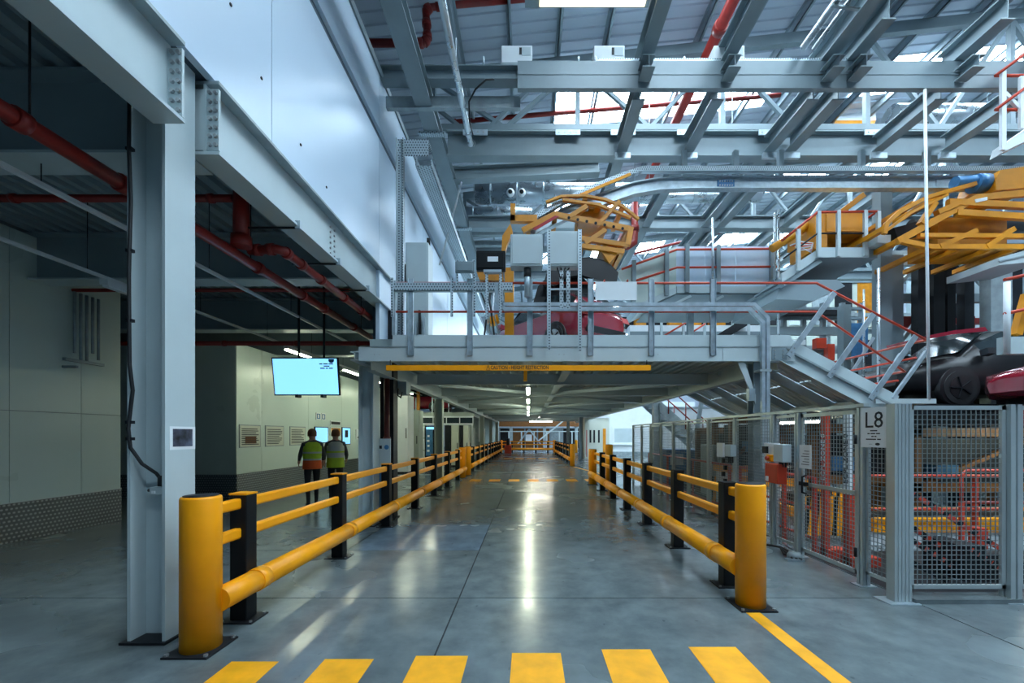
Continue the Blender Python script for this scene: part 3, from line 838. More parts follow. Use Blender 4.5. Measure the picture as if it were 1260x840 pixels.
# yellow height restriction bar
YB = 6.86
g = thing('height_restriction_bar', 'yellow height restriction bar hanging under the mezzanine edge', 'bar', (0, YB, 2.7))
x0, x1 = XX(475, YB), XX(801, YB)
zt, zb = ZZ(449, YB), ZZ(455.5, YB)
MB().box(x0, x1, YB, YB + .05, zb, zt).build('bar', M['yellow'], g)
text('\u26a0CAUTION - HEIGHT RESTRICTION', .085, M['ink'], g, ((XX(593, YB) + XX(680, YB)) / 2, YB - .002, (zb + zt) / 2), (1, 0, 0), (0, 0, 1), stretch=.72, bold=.0015)
for x in (x0 + .06, x1 - .06):
    MB().tube((x, YB + .025, zt), (x, YB + .03, 2.87), .008, 6).build('chain', M['steeldk'], g)
MB().box(-.08, -.02, YB + .4, YB + .5, 2.58, 2.85).build('hanger_tab', M['yellow'], g)

# guard rail
g = thing('guard_rail', 'red two-rail guard railing with grey perforated posts along the mezzanine edge', 'railing', (0, YF - .08, 3.1))
for px in (507, 579, 652, 726, 800, 875):
    x = XX(px, YF)
    p = MB().box(x - .045, x + .045, YF - .075, YF - .057, 2.96, 4.22).box(x - .045, x - .035, YF - .10, YF - .057, 2.96, 4.22).box(x + .035, x + .045, YF - .10, YF - .057, 2.96, 4.22).build('post', M['galv'], g)
    for z in (3.03, 3.2): hexbolt(p, (x, YF - .075, z), (0, -1, 0), .012, .01)
xe = XX(1003, YF)
end = W(1140, 418, YF)
MB().path([(-2.23, YF - .03, 4.165), (xe, YF - .03, 4.165), end, end + Vector((0, 2.6, 0))], .02, 8).build('top_rail', M['redr'], g)
end2 = W(1113, 457, YF)
MB().path([(-2.23, YF - .03, 3.69), (xe, YF - .03, 3.69), end2, end2 + Vector((0, 2.4, 0))], .018, 8).build('middle_rail', M['redr'], g)
for (px, py, L) in [(1127, 440, 2.6), (1105, 468, 2.2)]:
    q = W(px, py, YF); MB().tube(q, q + Vector((0, L, 0)), .018, 8).build('end_rail', M['redr'], g)
MB().box(-2.25, -2.19, YF - .06, YF, 3.3, 4.2).build('end_post', M['galv'], g)
for (a, b, c_, d) in [(970, 438, 1027, 360), (1020, 464, 1075, 386), (1071, 491, 1127, 413)]:
    p0, p1 = W(a, b, YF - .1), W(c_, d, YF - .1)
    p = MB().bar(p0, p1, .085, .02, up=(0, 1, 0)).build('slanted_post', M['galv'], g)
    dd = (p1 - p0).normalized()
    for t in (.08, .16): hexbolt(p, p0 + dd * t + Vector((0, -.01, 0)), (0, -1, 0), .012, .01)
for (a, b, c_, d, Y) in [(1085, 470, 1108, 435, 8.4), (1050, 455, 1075, 415, 9.0)]:
    MB().bar(W(a, b, Y), W(c_, d, Y), .06, .03, up=(0, 1, 0)).build('far_post', M['galv'], g)

# sloping end of the mezzanine
g = thing('mezzanine_ramp', 'sloping pale steel deck at the fence end of the mezzanine', 'ramp', (5.2, 9.5, 2.2))
S0, S1 = Vector((4.33, 0, 3.30)), Vector((6.15, 0, 2.34))
sd = (S1 - S0).normalized(); sn = Vector((sd.z, 0, -sd.x))   # pointing down
def sl(t, n, y): return S0 + (S1 - S0) * t - sn * 0 + Vector((0, y, 0)) + (Vector((sd.z, 0, -sd.x)) * n)
for k, y in enumerate([YF, 8.1, 9.3, 10.6, 12.0]):
    t0, t1 = (0, 1)
    mb = MB()
    n0 = -.0 if k == 0 else .16
    a, b = sl(0, .03, y), sl(1.02, .03, y)
    q = [a, b, sl(1.02, .46, y), sl(-.04, .46, y)] if k == 0 else [sl(0, .2, y), sl(1, .2, y), sl(1, .36, y), sl(0, .36, y)]
    mb.prism(q, (0, .02 if k == 0 else .10, 0))
    mb.build('stringer', M['paint'], g)
    if k == 0:
        MB().prism([sl(0, .22, y - .05), sl(1.0, .22, y - .05), sl(1.0, .25, y - .05), sl(0, .25, y - .05)], (0, .06, 0)).build('stringer_flange', M['galvd'], g)
        MB().prism([sl(.0, .44, y - .06), sl(1.02, .44, y - .06), sl(1.02, .46, y - .06), sl(0, .46, y - .06)], (0, .12, 0)).build('stringer_flange', M['paint'], g)
for y0, y1 in [(YF + .05, 8.1), (8.2, 9.3), (9.4, 10.6), (10.7, 12.0)]:
    for t0, t1 in [(0, .49), (.51, 1)]:
        mb = MB(); n = 7; w = (y1 - y0) / n
        for i in range(n):
            mb.prism([sl(t0, .17, y0 + i * w), sl(t1, .17, y0 + i * w), sl(t1, .20, y0 + i * w), sl(t0, .20, y0 + i * w)], (0, w * .8, 0))
        mb.prism([sl(t0, .13, y0), sl(t1, .13, y0), sl(t1, .17, y0), sl(t0, .17, y0)], (0, y1 - y0, 0))
        mb.build('ribbed_sheet', M['sheetl'], g)
MB().prism([W(958, 413, YF - .01), W(972, 413, YF - .01), W(980, 424, YF - .01), W(962, 446, YF - .01), W(948, 446, YF - .01)], (0, .05, 0)).build('corner_gusset', M['paint'], g)
MB().box(5.75, 6.75, YF - .04, 9.4, 2.17, 2.25).build('landing', M['paint'], g)
MB().bar(W(1098, 490, YF), W(1140, 432, YF), .05, .05, up=(0, 1, 0)).build('landing_brace', M['galv'], g)

# conduit bank and cable trays on the front
yc_ = YF - .15
g = thing('conduit_bank', 'paired steel conduit trunking bending down off the mezzanine front', 'conduit', (3.9, yc_, .0))
for i, (o, r) in enumerate([(0, .028), (.075, .028)]):
    zc = ZZ(378, YF) - o; xr = XX(938, YF) - o
    pts = [(XX(612, YF) + o, yc_, ZZ(352, YF)), (XX(612, YF) + o, yc_, zc + .06), (XX(612, YF) + o + .06, yc_, zc), (xr - .22, yc_, zc), (xr, yc_, zc - .22), (xr, yc_, .9 + .2 * i)]
    MB().path(pts, r, prof=[(-r, -r), (r, -r), (r, r), (-r, r)], smooth=False, up=(0, 1, 0)).build('trunking', M['galv'], g)
for i, x in enumerate((XX(690, YF), XX(698, YF))):
    MB().box(x - .03, x + .03, yc_ - .03, yc_ + .03, ZZ(384, YF), ZZ(338, YF)).build('riser_trunking', M['perfx'], g)
for z in (2.7, 2.0, 1.4): MB().box(XX(930, YF) - .03, XX(938, YF) + .05, yc_ - .035, YF, z - .02, z + .02).build('strap', M['galvd'], g)
g = thing('cable_tray', 'perforated cable tray fixed along the top of the guard railing', 'cable tray', (-1.2, YF - .1, 4.0))
MB().box(XX(484, YF), XX(631, YF), YF - .12, YF - .11, ZZ(360.5, YF), ZZ(350.5, YF)).build('side', M['perfx'], g)
MB().box(XX(484, YF), XX(631, YF), YF - .12, YF - .03, ZZ(360.5, YF), ZZ(360, YF)).build('base', M['perfx'], g)
for px in (484, 556, 583):
    MB().box(XX(px, YF), XX(px + 3, YF), YF - .13, YF - .11, ZZ(392, YF), ZZ(345, YF)).build('hanger', M['perf'], g)
yt = 7.3
g = thing('cable_tray', 'perforated cable tray rising up the cladding wall from the mezzanine', 'cable tray', (-2.2, yt, 3.3))
xa, xb = XX(489, yt), XX(498, yt)
MB().box(xa, xb, yt - .02, yt, 3.3, 6.72).build('back', M['perf'], g)
MB().box(xa, xa + .012, yt - .09, yt, 3.3, 6.72).build('side', M['perf'], g)
MB().box(xb - .012, xb, yt - .09, yt, 3.3, 6.72).build('side', M['perf'], g)
MB().box(xa, -1.72, yt - .02, yt + .28, 6.72, 6.735).box(xa, -1.72, yt - .03, yt - .015, 6.45, 6.735).build('elbow_plate', M['perfx'], g)
MB().box(-2.0, -1.72, yt + .2, 17, 6.42, 6.43).box(-2.0, -1.985, yt + .2, 17, 6.42, 6.56).box(-1.735, -1.72, yt + .2, 17, 6.42, 6.56).build('overhead_run', M['perf'], g)
MB().tube((xa + .09, yt - .05, 3.3), (xa + .09, yt - .05, 6.7), .010, 6).build('cable', M['galvd'], g)

# enclosures and panels on the railing
def enclosure(label, a, b, c_, d, Y, dep, m, extra=None, name='control_enclosure'):
    g = thing(name, label, 'enclosure', (XX((a + c_) / 2, Y), Y, ZZ(d, Y)))
    MB().box(XX(a, Y), XX(c_, Y), Y, Y + dep, ZZ(d, Y), ZZ(b, Y)).build('body', M[m], g, bevel=.012)
    dz = .03
    MB().box(XX(a, Y) + .03, XX(c_, Y) - .03, Y - .012, Y, ZZ(d, Y) + dz, ZZ(b, Y) - dz).build('door', M[m], g, bevel=.006)
    return g
Y1 = YF - .22
e = enclosure('grey wall box turned aside on a post above the railing', 628, 288, 668, 327, Y1, .22, 'encl')
MB().tube((XX(649, Y1), Y1 + .1, 3.9), (XX(649, Y1), Y1 + .1, ZZ(327, Y1)), .05, 10).build('post', M['galv'], e)
MB().tube((XX(649, Y1), Y1 + .1, ZZ(338, Y1)), (XX(649, Y1), Y1 + .1, ZZ(327, Y1)), .06, 10).build('gland', M['rubber'], e)
e = enclosure('square grey wall box held between two slotted uprights', 674, 284, 714, 327, Y1, .2, 'encl')
for px in (673, 711):
    MB().box(XX(px, Y1), XX(px + 4.5, Y1), Y1 - .03, Y1 - .005, 3.0, ZZ(283, Y1)).build('upright', M['perf'], e)
MB().box(XX(677, Y1), XX(712, Y1), Y1 - .02, Y1, ZZ(357, Y1), ZZ(355, Y1)).build('cross_bar', M['galv'], e)
for i in range(4):
    MB().path([(XX(686 + 5 * i, Y1), Y1 + .08, ZZ(327, Y1)), (XX(688 + 3 * i, Y1), Y1 + .06, ZZ(333, Y1)), (XX(690 + 2 * i, Y1), Y1 + .03, ZZ(342, Y1))], .01, 6).build('cable', M['rubber'], e)
e = enclosure('black display unit with a small label on the railing', 586, 308, 622, 332, Y1, .1, 'black', name='display_unit')
MB().box(XX(600, Y1), XX(613, Y1), Y1 - .016, Y1 - .012, ZZ(322, Y1), ZZ(316, Y1)).build('label_plate', M['white'], e)
MB().box(XX(595, Y1), XX(617, Y1), Y1 - .02, Y1 + .08, ZZ(335, Y1), ZZ(332, Y1)).build('shelf', M['galv'], e)
for px in (597, 614): MB().box(XX(px, Y1), XX(px + 3.5, Y1), Y1 + .02, Y1 + .045, ZZ(392, Y1), ZZ(335, Y1)).build('upright', M['perf'], e)
e = enclosure('small blue-grey cover plate on the railing beside the black unit', 560, 321, 584, 335.5, Y1, .04, 'paint2', name='cover_plate')
for px in (560, 581): MB().box(XX(px, Y1), XX(px + 3, Y1), Y1 + .04, Y1 + .06, ZZ(350, Y1), ZZ(318, Y1)).build('upright', M['perf'], e)
e = thing('sign_plate', 'blank white sign plate hung on the guard railing', 'sign', (XX(756, YF), YF - .13, ZZ(371, YF)))
MB().box(XX(731, YF), XX(781, YF), YF - .135, YF - .125, ZZ(372, YF), ZZ(350, YF)).build('plate', M['white'], e)
for px in (742, 770): MB().box(XX(px, YF) - .01, XX(px, YF) + .01, YF - .14, YF - .05, ZZ(350.5, YF), ZZ(347.5, YF)).build('hook', M['redr'], e)
Yc = 8.2
e = thing('electrical_cabinet', 'tall grey electrical cabinet on the mezzanine against the cladding wall', 'cabinet', (XX(513, Yc), Yc, 3.3))
MB().box(XX(499, Yc), XX(527, Yc), Yc, Yc + .4, 3.3, ZZ(298, Yc)).build('body', M['encl'], e, bevel=.01)
MB().box(XX(500.5, Yc), XX(525.5, Yc), Yc - .015, Yc, 3.45, ZZ(300, Yc)).build('door', M['encl'], e, bevel=.005)
MB().box(XX(498, Yc), XX(499.5, Yc), Yc - .05, Yc - .015, 4.6, 4.95).build('handle', M['steeldk'], e)
MB().tube((XX(525, Yc), Yc + .15, ZZ(298, Yc)), (XX(525, Yc), Yc + .15, ZZ(289, Yc)), .035, 10).build('beacon', M['black'], e)
for i in range(5):
    MB().box(XX(501 + 5 * i, Yc), XX(503.5 + 5 * i, Yc), Yc - .08, Yc - .02, 3.5 + .1 * (i % 2), 4.05 - .12 * (i % 3)).build('cable_gland', [M['galv'], M['rubber']][i % 2], e)
MB().tube(W(541, 326, 10), W(568, 224, 10), .022, 8).build('brace_rod', M['white'], label='thin white rod leaning beside the cladding wall', cat='rod')

# ================================================================ MESH FENCE
FX = 3.68
FT = 1.95
def fpost(label, x, y, w=.07, h=FT, group='fence posts'):
    g = thing('fence_post', label, 'post', (x, y, 0), group)
    a = w / 2
    mb = MB()
    for sx in (-1, 1):
        for sy in (-1, 1):
            mb.box(x + sx * a, x + sx * a * .22, y + sy * a, y + sy * a * .22, .01, h)
    mb.box(x - a * .7, x + a * .7, y - a * .7, y + a * .7, .01, h - .005)
    mb.build('profile', M['alu'], g)
    MB().box(x - a * 1.05, x + a * 1.05, y - a * 1.05, y + a * 1.05, h, h + .006).build('cap', M['steeldk'], g)
    MB().box(x - a - .05, x + a + .05, y - a - .03, y + a + .03, 0, .01).build('foot', M['galv'], g)
    return g


def mesh_panel(label, p0, p1, z0, z1, mid=None, name='mesh_panel', pitch=.048, fr=.035):
    """framed wire panel between two floor points"""
    p0 = Vector((p0[0], p0[1], 0)); p1 = Vector((p1[0], p1[1], 0)); d = (p1 - p0); L = d.length; d.normalize()
    nrm = Vector((-d.y, d.x, 0))
    g = thing(name, label, 'fence panel', (p0 + p1) / 2 + Vector((0, 0, z0)))
    zv = Vector((0, 0, 1))
    def bar(a, b, w, t): return MB().bar(a, b, w, t, up=nrm)
    for z in (z0 + fr / 2, z1 - fr / 2) + ((mid,) if mid else ()):
        MB().bar(p0 + zv * z, p1 + zv * z, .03, fr).build('frame_rail', M['alu'], g)
    for p in (p0 + d * fr / 2, p1 - d * fr / 2):
        MB().bar(p + zv * z0, p + zv * z1, fr, .03, up=nrm).build('frame_stile', M['alu'], g)
    mb = MB(); n = max(2, int((L - 2 * fr) / pitch)); r = .0034
    for i in range(1, n):
        p = p0 + d * (fr + (L - 2 * fr) * i / n); mb.bar(p + zv * (z0 + fr), p + zv * (z1 - fr), r * 2, r * 2, up=nrm)
    m = int((z1 - z0 - 2 * fr) / pitch)
    for i in range(1, m):
        z = z0 + fr + (z1 - z0 - 2 * fr) * i / m; mb.bar(p0 + d * fr + zv * z + nrm * .006, p1 - d * fr + zv * z + nrm * .006, r * 2, r * 2)
    mb.build('wire_mesh', M['wire'], g, kind='stuff')
    return g


g = thing('fence_post', 'broad grooved corner post of the mesh fence', 'post', (FX, 4.2, 0))
mb = MB()
for i in range(5): mb.box(FX - .08 + i * .036, FX - .08 + i * .036 + .026, 4.15, 4.25, .01, FT)
mb.box(FX - .076, FX + .086, 4.156, 4.244, .012, FT - .004)
mb.build('profile', M['alu'], g)
MB().box(FX - .08, FX + .09, 4.15, 4.25, FT, FT + .008).build('cap', M['galv'], g)
MB().box(FX - .17, FX + .13, 4.09, 4.31, 0, .01).build('foot', M['galv'], g)
mesh_panel('front mesh panel facing the camera beside the corner post', (FX + .09, 4.19), (4.72, 4.19), .13, FT - .01, fr=.04)
fpost('flat grey fence post at the picture edge beside the front mesh panel', 4.78, 4.19, .11)
mesh_panel('outer mesh panel beyond the front mesh panel', (4.85, 4.19), (6.2, 4.19), .13, FT - .01, fr=.04)
MB().box(FX + .1, 6.3, 4.12, 4.32, .0, .045).build('plinth', M['floor'], label='low concrete plinth under the front mesh panels', cat='plinth')
ypost = [4.64, 5.74, 6.32, 7.5, 8.6, 9.7, 10.7, 11.7, 12.7, 13.7, 14.8]
for k, y in enumerate(ypost): fpost('%s post of the side mesh fence counted from the corner post' % ORD[k], FX, y, .085 if k < 3 else .06)
mesh_panel('narrow mesh panel under the white letter sign', (FX, 4.26), (FX, 4.59), .14, FT - .02)
dr = mesh_panel('framed mesh door with a middle rail and printed strips', (FX, 4.70), (FX, 5.68), .10, FT - .02, mid=1.0, name='mesh_door', fr=.045)
MB().box(FX - .06, FX - .02, 5.52, 5.66, .98, 1.03).build('latch', M['steeldk'], dr)
MB().path([(FX - .03, 5.55, 1.12), (FX - .09, 5.54, 1.10), (FX - .09, 5.54, .9), (FX - .03, 5.55, .88)], .012, 8).build('handle', M['black'], dr)
for z in (.35, 1.6): MB().tube((FX - .05, 4.69, z - .05), (FX - .05, 4.69, z + .05), .016, 8).build('hinge', M['steeldk'], dr)
for k in range(2, len(ypost) - 1 + 1):
    a = ypost[k - 1] + .045; b = ypost[k] - .045
    mesh_panel('%s plain mesh panel behind the barrier, counted from the mesh door' % ORD[k - 2], (FX, a), (FX, b), .12, FT - .02, pitch=.048 if k < 6 else .07)
MB().box(FX - .03, FX + .03, 4.6, 14.85, FT + .006, FT + .045).build('fence_header', M['alu'], label='pale header rail capping the side mesh fence', cat='rail')
# sign L8 (text reads for a viewer at -X)
sg = thing('letter_sign', 'white sign with large L8 on the mesh fence', 'sign', (FX - .06, 4.43, 1.5))
sx = FX - .055
MB().box(sx - .004, sx, 4.26, 4.60, 1.52, 1.94).build('plate', M['white'], sg)
def stext(body, size, y, z, parent, m='ink', x=sx - .005, stretch=1, bold=0):
    return text(body, size, M[m], parent, (x, y, z), (0, -1, 0), (0, 0, 1), stretch=stretch, bold=bold, depth=.001)
stext('L8', .24, 4.43, 1.80, sg, stretch=1.05)
for z, ws in [(1.695, [-.045, .045]), (1.665, [-.08, -.05, -.04, .02, .03, .08]), (1.635, [-.03, .0, .01, .035]), (1.605, [-.10, .03, .045, .09])]:
    for a_, b_ in zip(ws[::2], ws[1::2]): MB().box(sx - .005, sx - .004, 4.43 - b_, 4.43 - a_, z - .006, z + .006).build('print_line', M['ink'], sg)
stext('\u2014', .04, 4.47, 1.555, sg)
mbx = MB(); n = 14
mbx.prism([(sx - .006, 4.38 + .03 * math.cos(2 * PI * i / n), 1.555 + .014 * math.sin(2 * PI * i / n)) for i in range(n)], (.001, 0, 0)).build('oval_mark', M['ink'], sg)
# printed strips on posts behind the door
for k, (y, x, z0, z1, m) in enumerate([(5.35, 4.05, .05, 1.95, 'white'), (5.72, 4.02, .05, 1.95, 'redr')]):
    st = thing('marker_post', ['white marker post with vertical black lettering behind the mesh door', 'red marker post with vertical lettering behind the mesh door'][k], 'post', (x, y, 0))
    MB().box(x - .03, x + .03, y - .045, y + .045, .9, z1).build('strip', M[m], st)
    MB().box(x - .03, x + .03, y - .045, y + .045, 0, .9).build('shaft', M['redr'], st)
    MB().box(x - .03, x + .35, y - .1, y + .1, 0, .12).build('foot', M['redr'], st)
    text('ECPL ZONE 0', .105, M['ink' if k == 0 else 'white'], st, (x - .033, y, 1.35), (0, 0, 1), (0, 1, 0), depth=.001, bold=.002)
# paper on the door post, control boxes on the fence
p = thing('paper_notice', 'white paper notice taped on the mesh door', 'notice', (FX - .05, 5.55, 1.2))
MB().box(FX - .05, FX - .045, 5.42, 5.66, 1.21, 1.52).build('sheet', M['white'], p)
for i in range(6): MB().box(FX - .0515, FX - .05, 5.46, 5.62 - .03 * (i % 3), 1.26 + .035 * i, 1.268 + .035 * i).build('text_line', M['sleeve'], p)
b = thing('operator_station', 'white control plate with a yellow emergency button on the fence', 'control panel', (FX - .08, 6.25, 1.2))
MB().box(FX - .10, FX - .05, 6.08, 6.42, 1.25, 1.53).build('plate', M['white'], b, bevel=.005)
MB().box(FX - .16, FX - .10, 6.13, 6.25, 1.26, 1.36).build('button_box', M['yellow'], b, bevel=.008)
MB().lathe([(.03, -.2), (.03, -.165), (.02, -.16)], (FX, 6.19, 1.31), 12, 'x').build('button', M['redr'], b)
MB().box(FX - .14, FX - .10, 6.30, 6.40, 1.38, 1.48).build('switch', M['steeldk'], b)
b = thing('junction_box', 'pale grey junction box beside the yellow emergency button', 'box', (FX - .1, 5.9, 1.25))
MB().box(FX - .18, FX - .05, 5.82, 6.04, 1.27, 1.52).build('body', M['encl'], b, bevel=.01)
for i in range(3): MB().tube((FX - .11, 5.86 + .07 * i, 1.2), (FX - .11, 5.86 + .07 * i, 1.27), .014, 8).build('gland', M['rubber'], b)
b = thing('lockout_box', 'red lockout box with a white tag hanging on the fence', 'box', (FX - .12, 6.05, .95))
MB().box(FX - .19, FX - .05, 5.92, 6.24, .96, 1.24).build('body', M['redr'], b, bevel=.012)
MB().box(FX - .195, FX - .19, 6.14, 6.21, .98, 1.05).build('tag', M['white'], b)
MB().tube((FX - .1, 5.98, 1.24), (FX - .1, 5.98, 1.30), .01, 6).build('hook', M['steeldk'], b)
b = thing('junction_box', 'small grey junction box farther along the mesh fence', 'box', (FX - .1, 7.45, 1.25))
MB().box(FX - .16, FX - .05, 7.36, 7.58, 1.27, 1.48).build('body', M['encl'], b, bevel=.01)
for i in range(3): MB().tube((FX - .10, 7.4 + .07 * i, 1.16), (FX - .10, 7.4 + .07 * i, 1.27), .012, 8).build('gland', M['rubber'], b)
b = thing('operator_station', 'white notice plate with switches beside the small grey junction box', 'control panel', (FX - .08, 7.9, 1.2))
MB().box(FX - .09, FX - .05, 7.8, 8.05, 1.24, 1.5).build('plate', M['white'], b)
for i in range(4): MB().box(FX - .14, FX - .09, 7.62 + .08 * (i % 2), 7.67 + .08 * (i % 2), .78 + .12 * i, .86 + .12 * i).build('switch', M['rubber'], b)
MB().box(FX - .12, FX - .06, 7.62, 7.70, .3, .78).build('cable_cover', M['redr'], b)
b = thing('cable_bundle', 'loop of dark cables lying at the foot of the mesh fence', 'cables', (FX - .1, 6.0, 0))
for i in range(3):
    MB().path([(FX - .12 - .05 * i, 5.5 + .02 * i, .03), (FX - .2 + .03 * i, 5.75, .03 + .02 * i), (FX - .1, 6.0, .06), (FX - .2, 6.3, .03), (FX - .08, 6.6 + .1 * i, .02)], .016, 6).build('cable', M['rubber'], b)
b = thing('conveyor_end', 'round grey drive hub at the foot of the mesh door post', 'drive', (FX - .12, 5.62, 0))
MB().lathe([(.09, 0), (.09, .06), (.07, .09), (.03, .1)], (FX - .14, 5.62, 0), 14).build('hub', M['galvd'], b)
MB().box(FX - .3, FX - .08, 5.5, 5.58, 0, .03).build('plate', M['galv'], b)

# ================================================================ BEHIND THE FENCE
def rail_frame(label, pts_rows, posts, r=.022, m='redr', name='guard_rail', cat='railing'):
    allp = [Vector(p) for row in pts_rows for p in row]
    lo = min(allp, key=lambda p: p.z)
    g = thing(name, label, cat, (lo.x, lo.y, 0 if posts and min(a[0][2] for a in posts) <= .05 else lo.z))
    for row in pts_rows: MB().path(row, r, 8).build('rail', M[m], g)
    for a, b, w in posts: MB().bar(a, b, w, w, up=(0, 1, 0)).build('post', M[m], g)
    return g

rail_frame('red safety railing nearest behind the front mesh panel', [[(4.6, 6.1, 1.06), (6.9, 6.1, 1.06)], [(4.6, 6.1, .58), (6.9, 6.1, .58)]], [((6.45, 6.1, 0), (6.45, 6.1, 1.06), .05), ((4.7, 6.1, 0), (4.7, 6.1, 1.06), .05)])
rail_frame('red looped railing farther behind the front mesh panel', [[(6.1, 5.95, .62), (6.1, 5.95, 1.08), (6.17, 5.95, 1.15), (8.6, 5.95, 1.15)], [(6.1, 5.95, .70), (8.6, 5.95, .70)]], [((6.1, 5.95, 0), (6.1, 5.95, .7), .045), ((7.9, 5.95, 0), (7.9, 5.95, 1.15), .045)])
g = thing('guard_post', 'thick red guard post behind the front mesh panel', 'post', (5.98, 5.62, 0))
MB().box(5.92, 6.05, 5.56, 5.69, .012, .42).build('shaft', M['redr'], g); MB().box(5.82, 6.15, 5.46, 5.79, 0, .012).build('base_plate', M['redr'], g)
g = thing('conveyor', 'low conveyor bed with a yellow beam and white skirt behind the mesh fence', 'conveyor', (7, 6.5, 0))
MB().box(5.15, 10.5, 6.3, 6.42, .20, .40).build('side_beam', M['yellow'], g)
MB().box(5.15, 10.5, 6.34, 6.40, .0, .195).build('skirt', M['white'], g)
MB().box(5.15, 10.5, 7.2, 7.32, .20, .40).build('side_beam', M['yellow'], g)
MB().box(5.15, 10.5, 6.42, 7.2, .30, .36).build('bed', M['steeldk'], g)
for x in (5.4, 7.1, 8.8): MB().box(x, x + .16, 6.24, 6.3, 0, .3).build('leg', M['paint2'], g)
for k, (x0, x1, y, zt_) in enumerate([(4.2, 5.05, 7.75, .85), (4.2, 5.0, 6.75, .5), (4.2, 5.0, 8.95, 1.0)]):
    g = thing('transfer_machine', ['low white machine base with a yellow rail behind the mesh door', 'knee-high white machine base in front of the other one', 'yellow-topped machine base deeper behind the mesh door'][k], 'machine', ((x0 + x1) / 2, y, 0))
    MB().box(x0, x1, y, y + .5, 0, zt_ - .14).build('skirt', M['white'], g)
    MB().box(x0 - .05, x1 + .05, y - .05, y + .55, zt_ - .14, zt_).build('rail', M['yellow'], g)
    MB().box(x0 + .1, x1 - .1, y + .05, y + .45, zt_, zt_ + .2).build('carriage', M['steeldk'], g)
# slanting hazard rails of the descending steps
g = thing('access_steps', 'descending steps with red and dark slanting rails behind the front mesh panel', 'steps', (6, 5.3, 0))
for k, (a, b, c_, d, Y, m) in enumerate([(1118, 604, 1242, 682, 5.3, 'redr'), (1118, 646, 1200, 700, 5.0, 'redr'), (1118, 662, 1190, 712, 4.9, 'redr'), (1118, 690, 1165, 722, 4.7, 'redr'), (1195, 676, 1250, 722, 4.75, 'redr')]):
    p0, p1 = W(a, b, Y), W(c_, d, Y)
    p1.z = max(p1.z, .03)
    MB().bar(p0, p1, .05, .035, up=(0, 1, 0)).build('slant_rail', M[m], g)
    n = 7
    for i in range(n):
        t = (i + .5) / n; q = p0.lerp(p1, t); dd = (p1 - p0).normalized()
        MB().bar(q - dd * .035, q + dd * .035, .056, .04, up=(0, 1, 0)).build('dark_band', M['steeldk'], g)
for i in range(4):
    MB().box(4.9 + .25 * i, 5.15 + .25 * i, 4.75, 5.25, .0, .40 - .09 * i).build('step', M['steeldk'], g)
MB().box(3.85, 9, 4.36, 6.0, .0005, .004).build('shade_sheet', M['steeldk'], label='added dark sheet standing in for shade on the fenced cell floor', cat='shade sheet')  # added sheet: shade on the cell floor put into its dark colour
for k, (x0, x1, y, z0, z1) in enumerate([(4.75, 5.9, 9.9, 1.0, 2.1), (5.2, 6.9, 7.75, .75, 1.85), (7.1, 9.6, 7.75, .6, 1.78), (4.9, 6.2, 11.4, .6, 1.85), (10.6, 12.8, 12.4, .5, 2.1)]):
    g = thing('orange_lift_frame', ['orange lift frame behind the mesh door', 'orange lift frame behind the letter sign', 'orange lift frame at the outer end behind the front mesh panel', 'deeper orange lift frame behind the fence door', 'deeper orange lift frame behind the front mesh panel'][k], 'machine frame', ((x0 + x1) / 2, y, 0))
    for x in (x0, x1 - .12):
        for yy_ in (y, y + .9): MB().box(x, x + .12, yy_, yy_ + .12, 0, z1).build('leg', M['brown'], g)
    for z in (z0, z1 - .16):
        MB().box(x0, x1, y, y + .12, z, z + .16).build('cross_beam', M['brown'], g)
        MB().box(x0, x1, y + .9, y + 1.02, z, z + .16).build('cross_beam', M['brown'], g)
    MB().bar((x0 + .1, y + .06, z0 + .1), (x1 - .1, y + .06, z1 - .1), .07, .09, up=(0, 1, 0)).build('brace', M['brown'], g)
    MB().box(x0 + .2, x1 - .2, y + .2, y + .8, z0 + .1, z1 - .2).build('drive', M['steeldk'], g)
    MB().box(x0 + .35, x0 + .75, y - .04, y + .2, z0 + .25, z0 + .5).build('motor', M['bluecab'], g)
for k, (x, y0, y1) in enumerate([(4.0, 5.9, 8.0), (4.0, 8.4, 14.0)]):
    rail_frame(['red railing running back behind the mesh door', 'red railing running back behind the plain mesh panels'][k], [[(x, y0, 1.05), (x, y1, 1.05)], [(x, y0, .62), (x, y1, .62)], [(x, y0, .2), (x, y1, .2)]],
               [((x, y0 + i * (y1 - y0) / 3, 0), (x, y0 + i * (y1 - y0) / 3, 1.05), .05) for i in range(4)])
for k in range(3):
    g = thing('hazard_gate', ['yellow and black striped gate low behind the mesh door', 'yellow and black striped gate behind the letter sign', 'yellow and black striped gate deeper behind the fence'][k], 'gate', ([4.6, 5.45, 4.5][k], [6.5, 7.42, 9.75][k], 0))
    x, y = [4.2, 5.05, 4.15][k], [6.5, 7.42, 9.75][k]
    MB().box(x, x + .8, y, y + .04, .1, .7).build('board', M['yellow'], g)
    for i in range(5): MB().prism([(x + .02 + .15 * i, y - .004, .1), (x + .09 + .15 * i, y - .004, .1), (x + .15 + .14 * i, y - .004, .7), (x + .09 + .14 * i, y - .004, .7)], (0, .003, 0)).build('stripe', M['black'], g)
    for xx in (x, x + .76): MB().box(xx, xx + .04, y + .04, y + .08, 0, .7).build('leg', M['steeldk'], g)

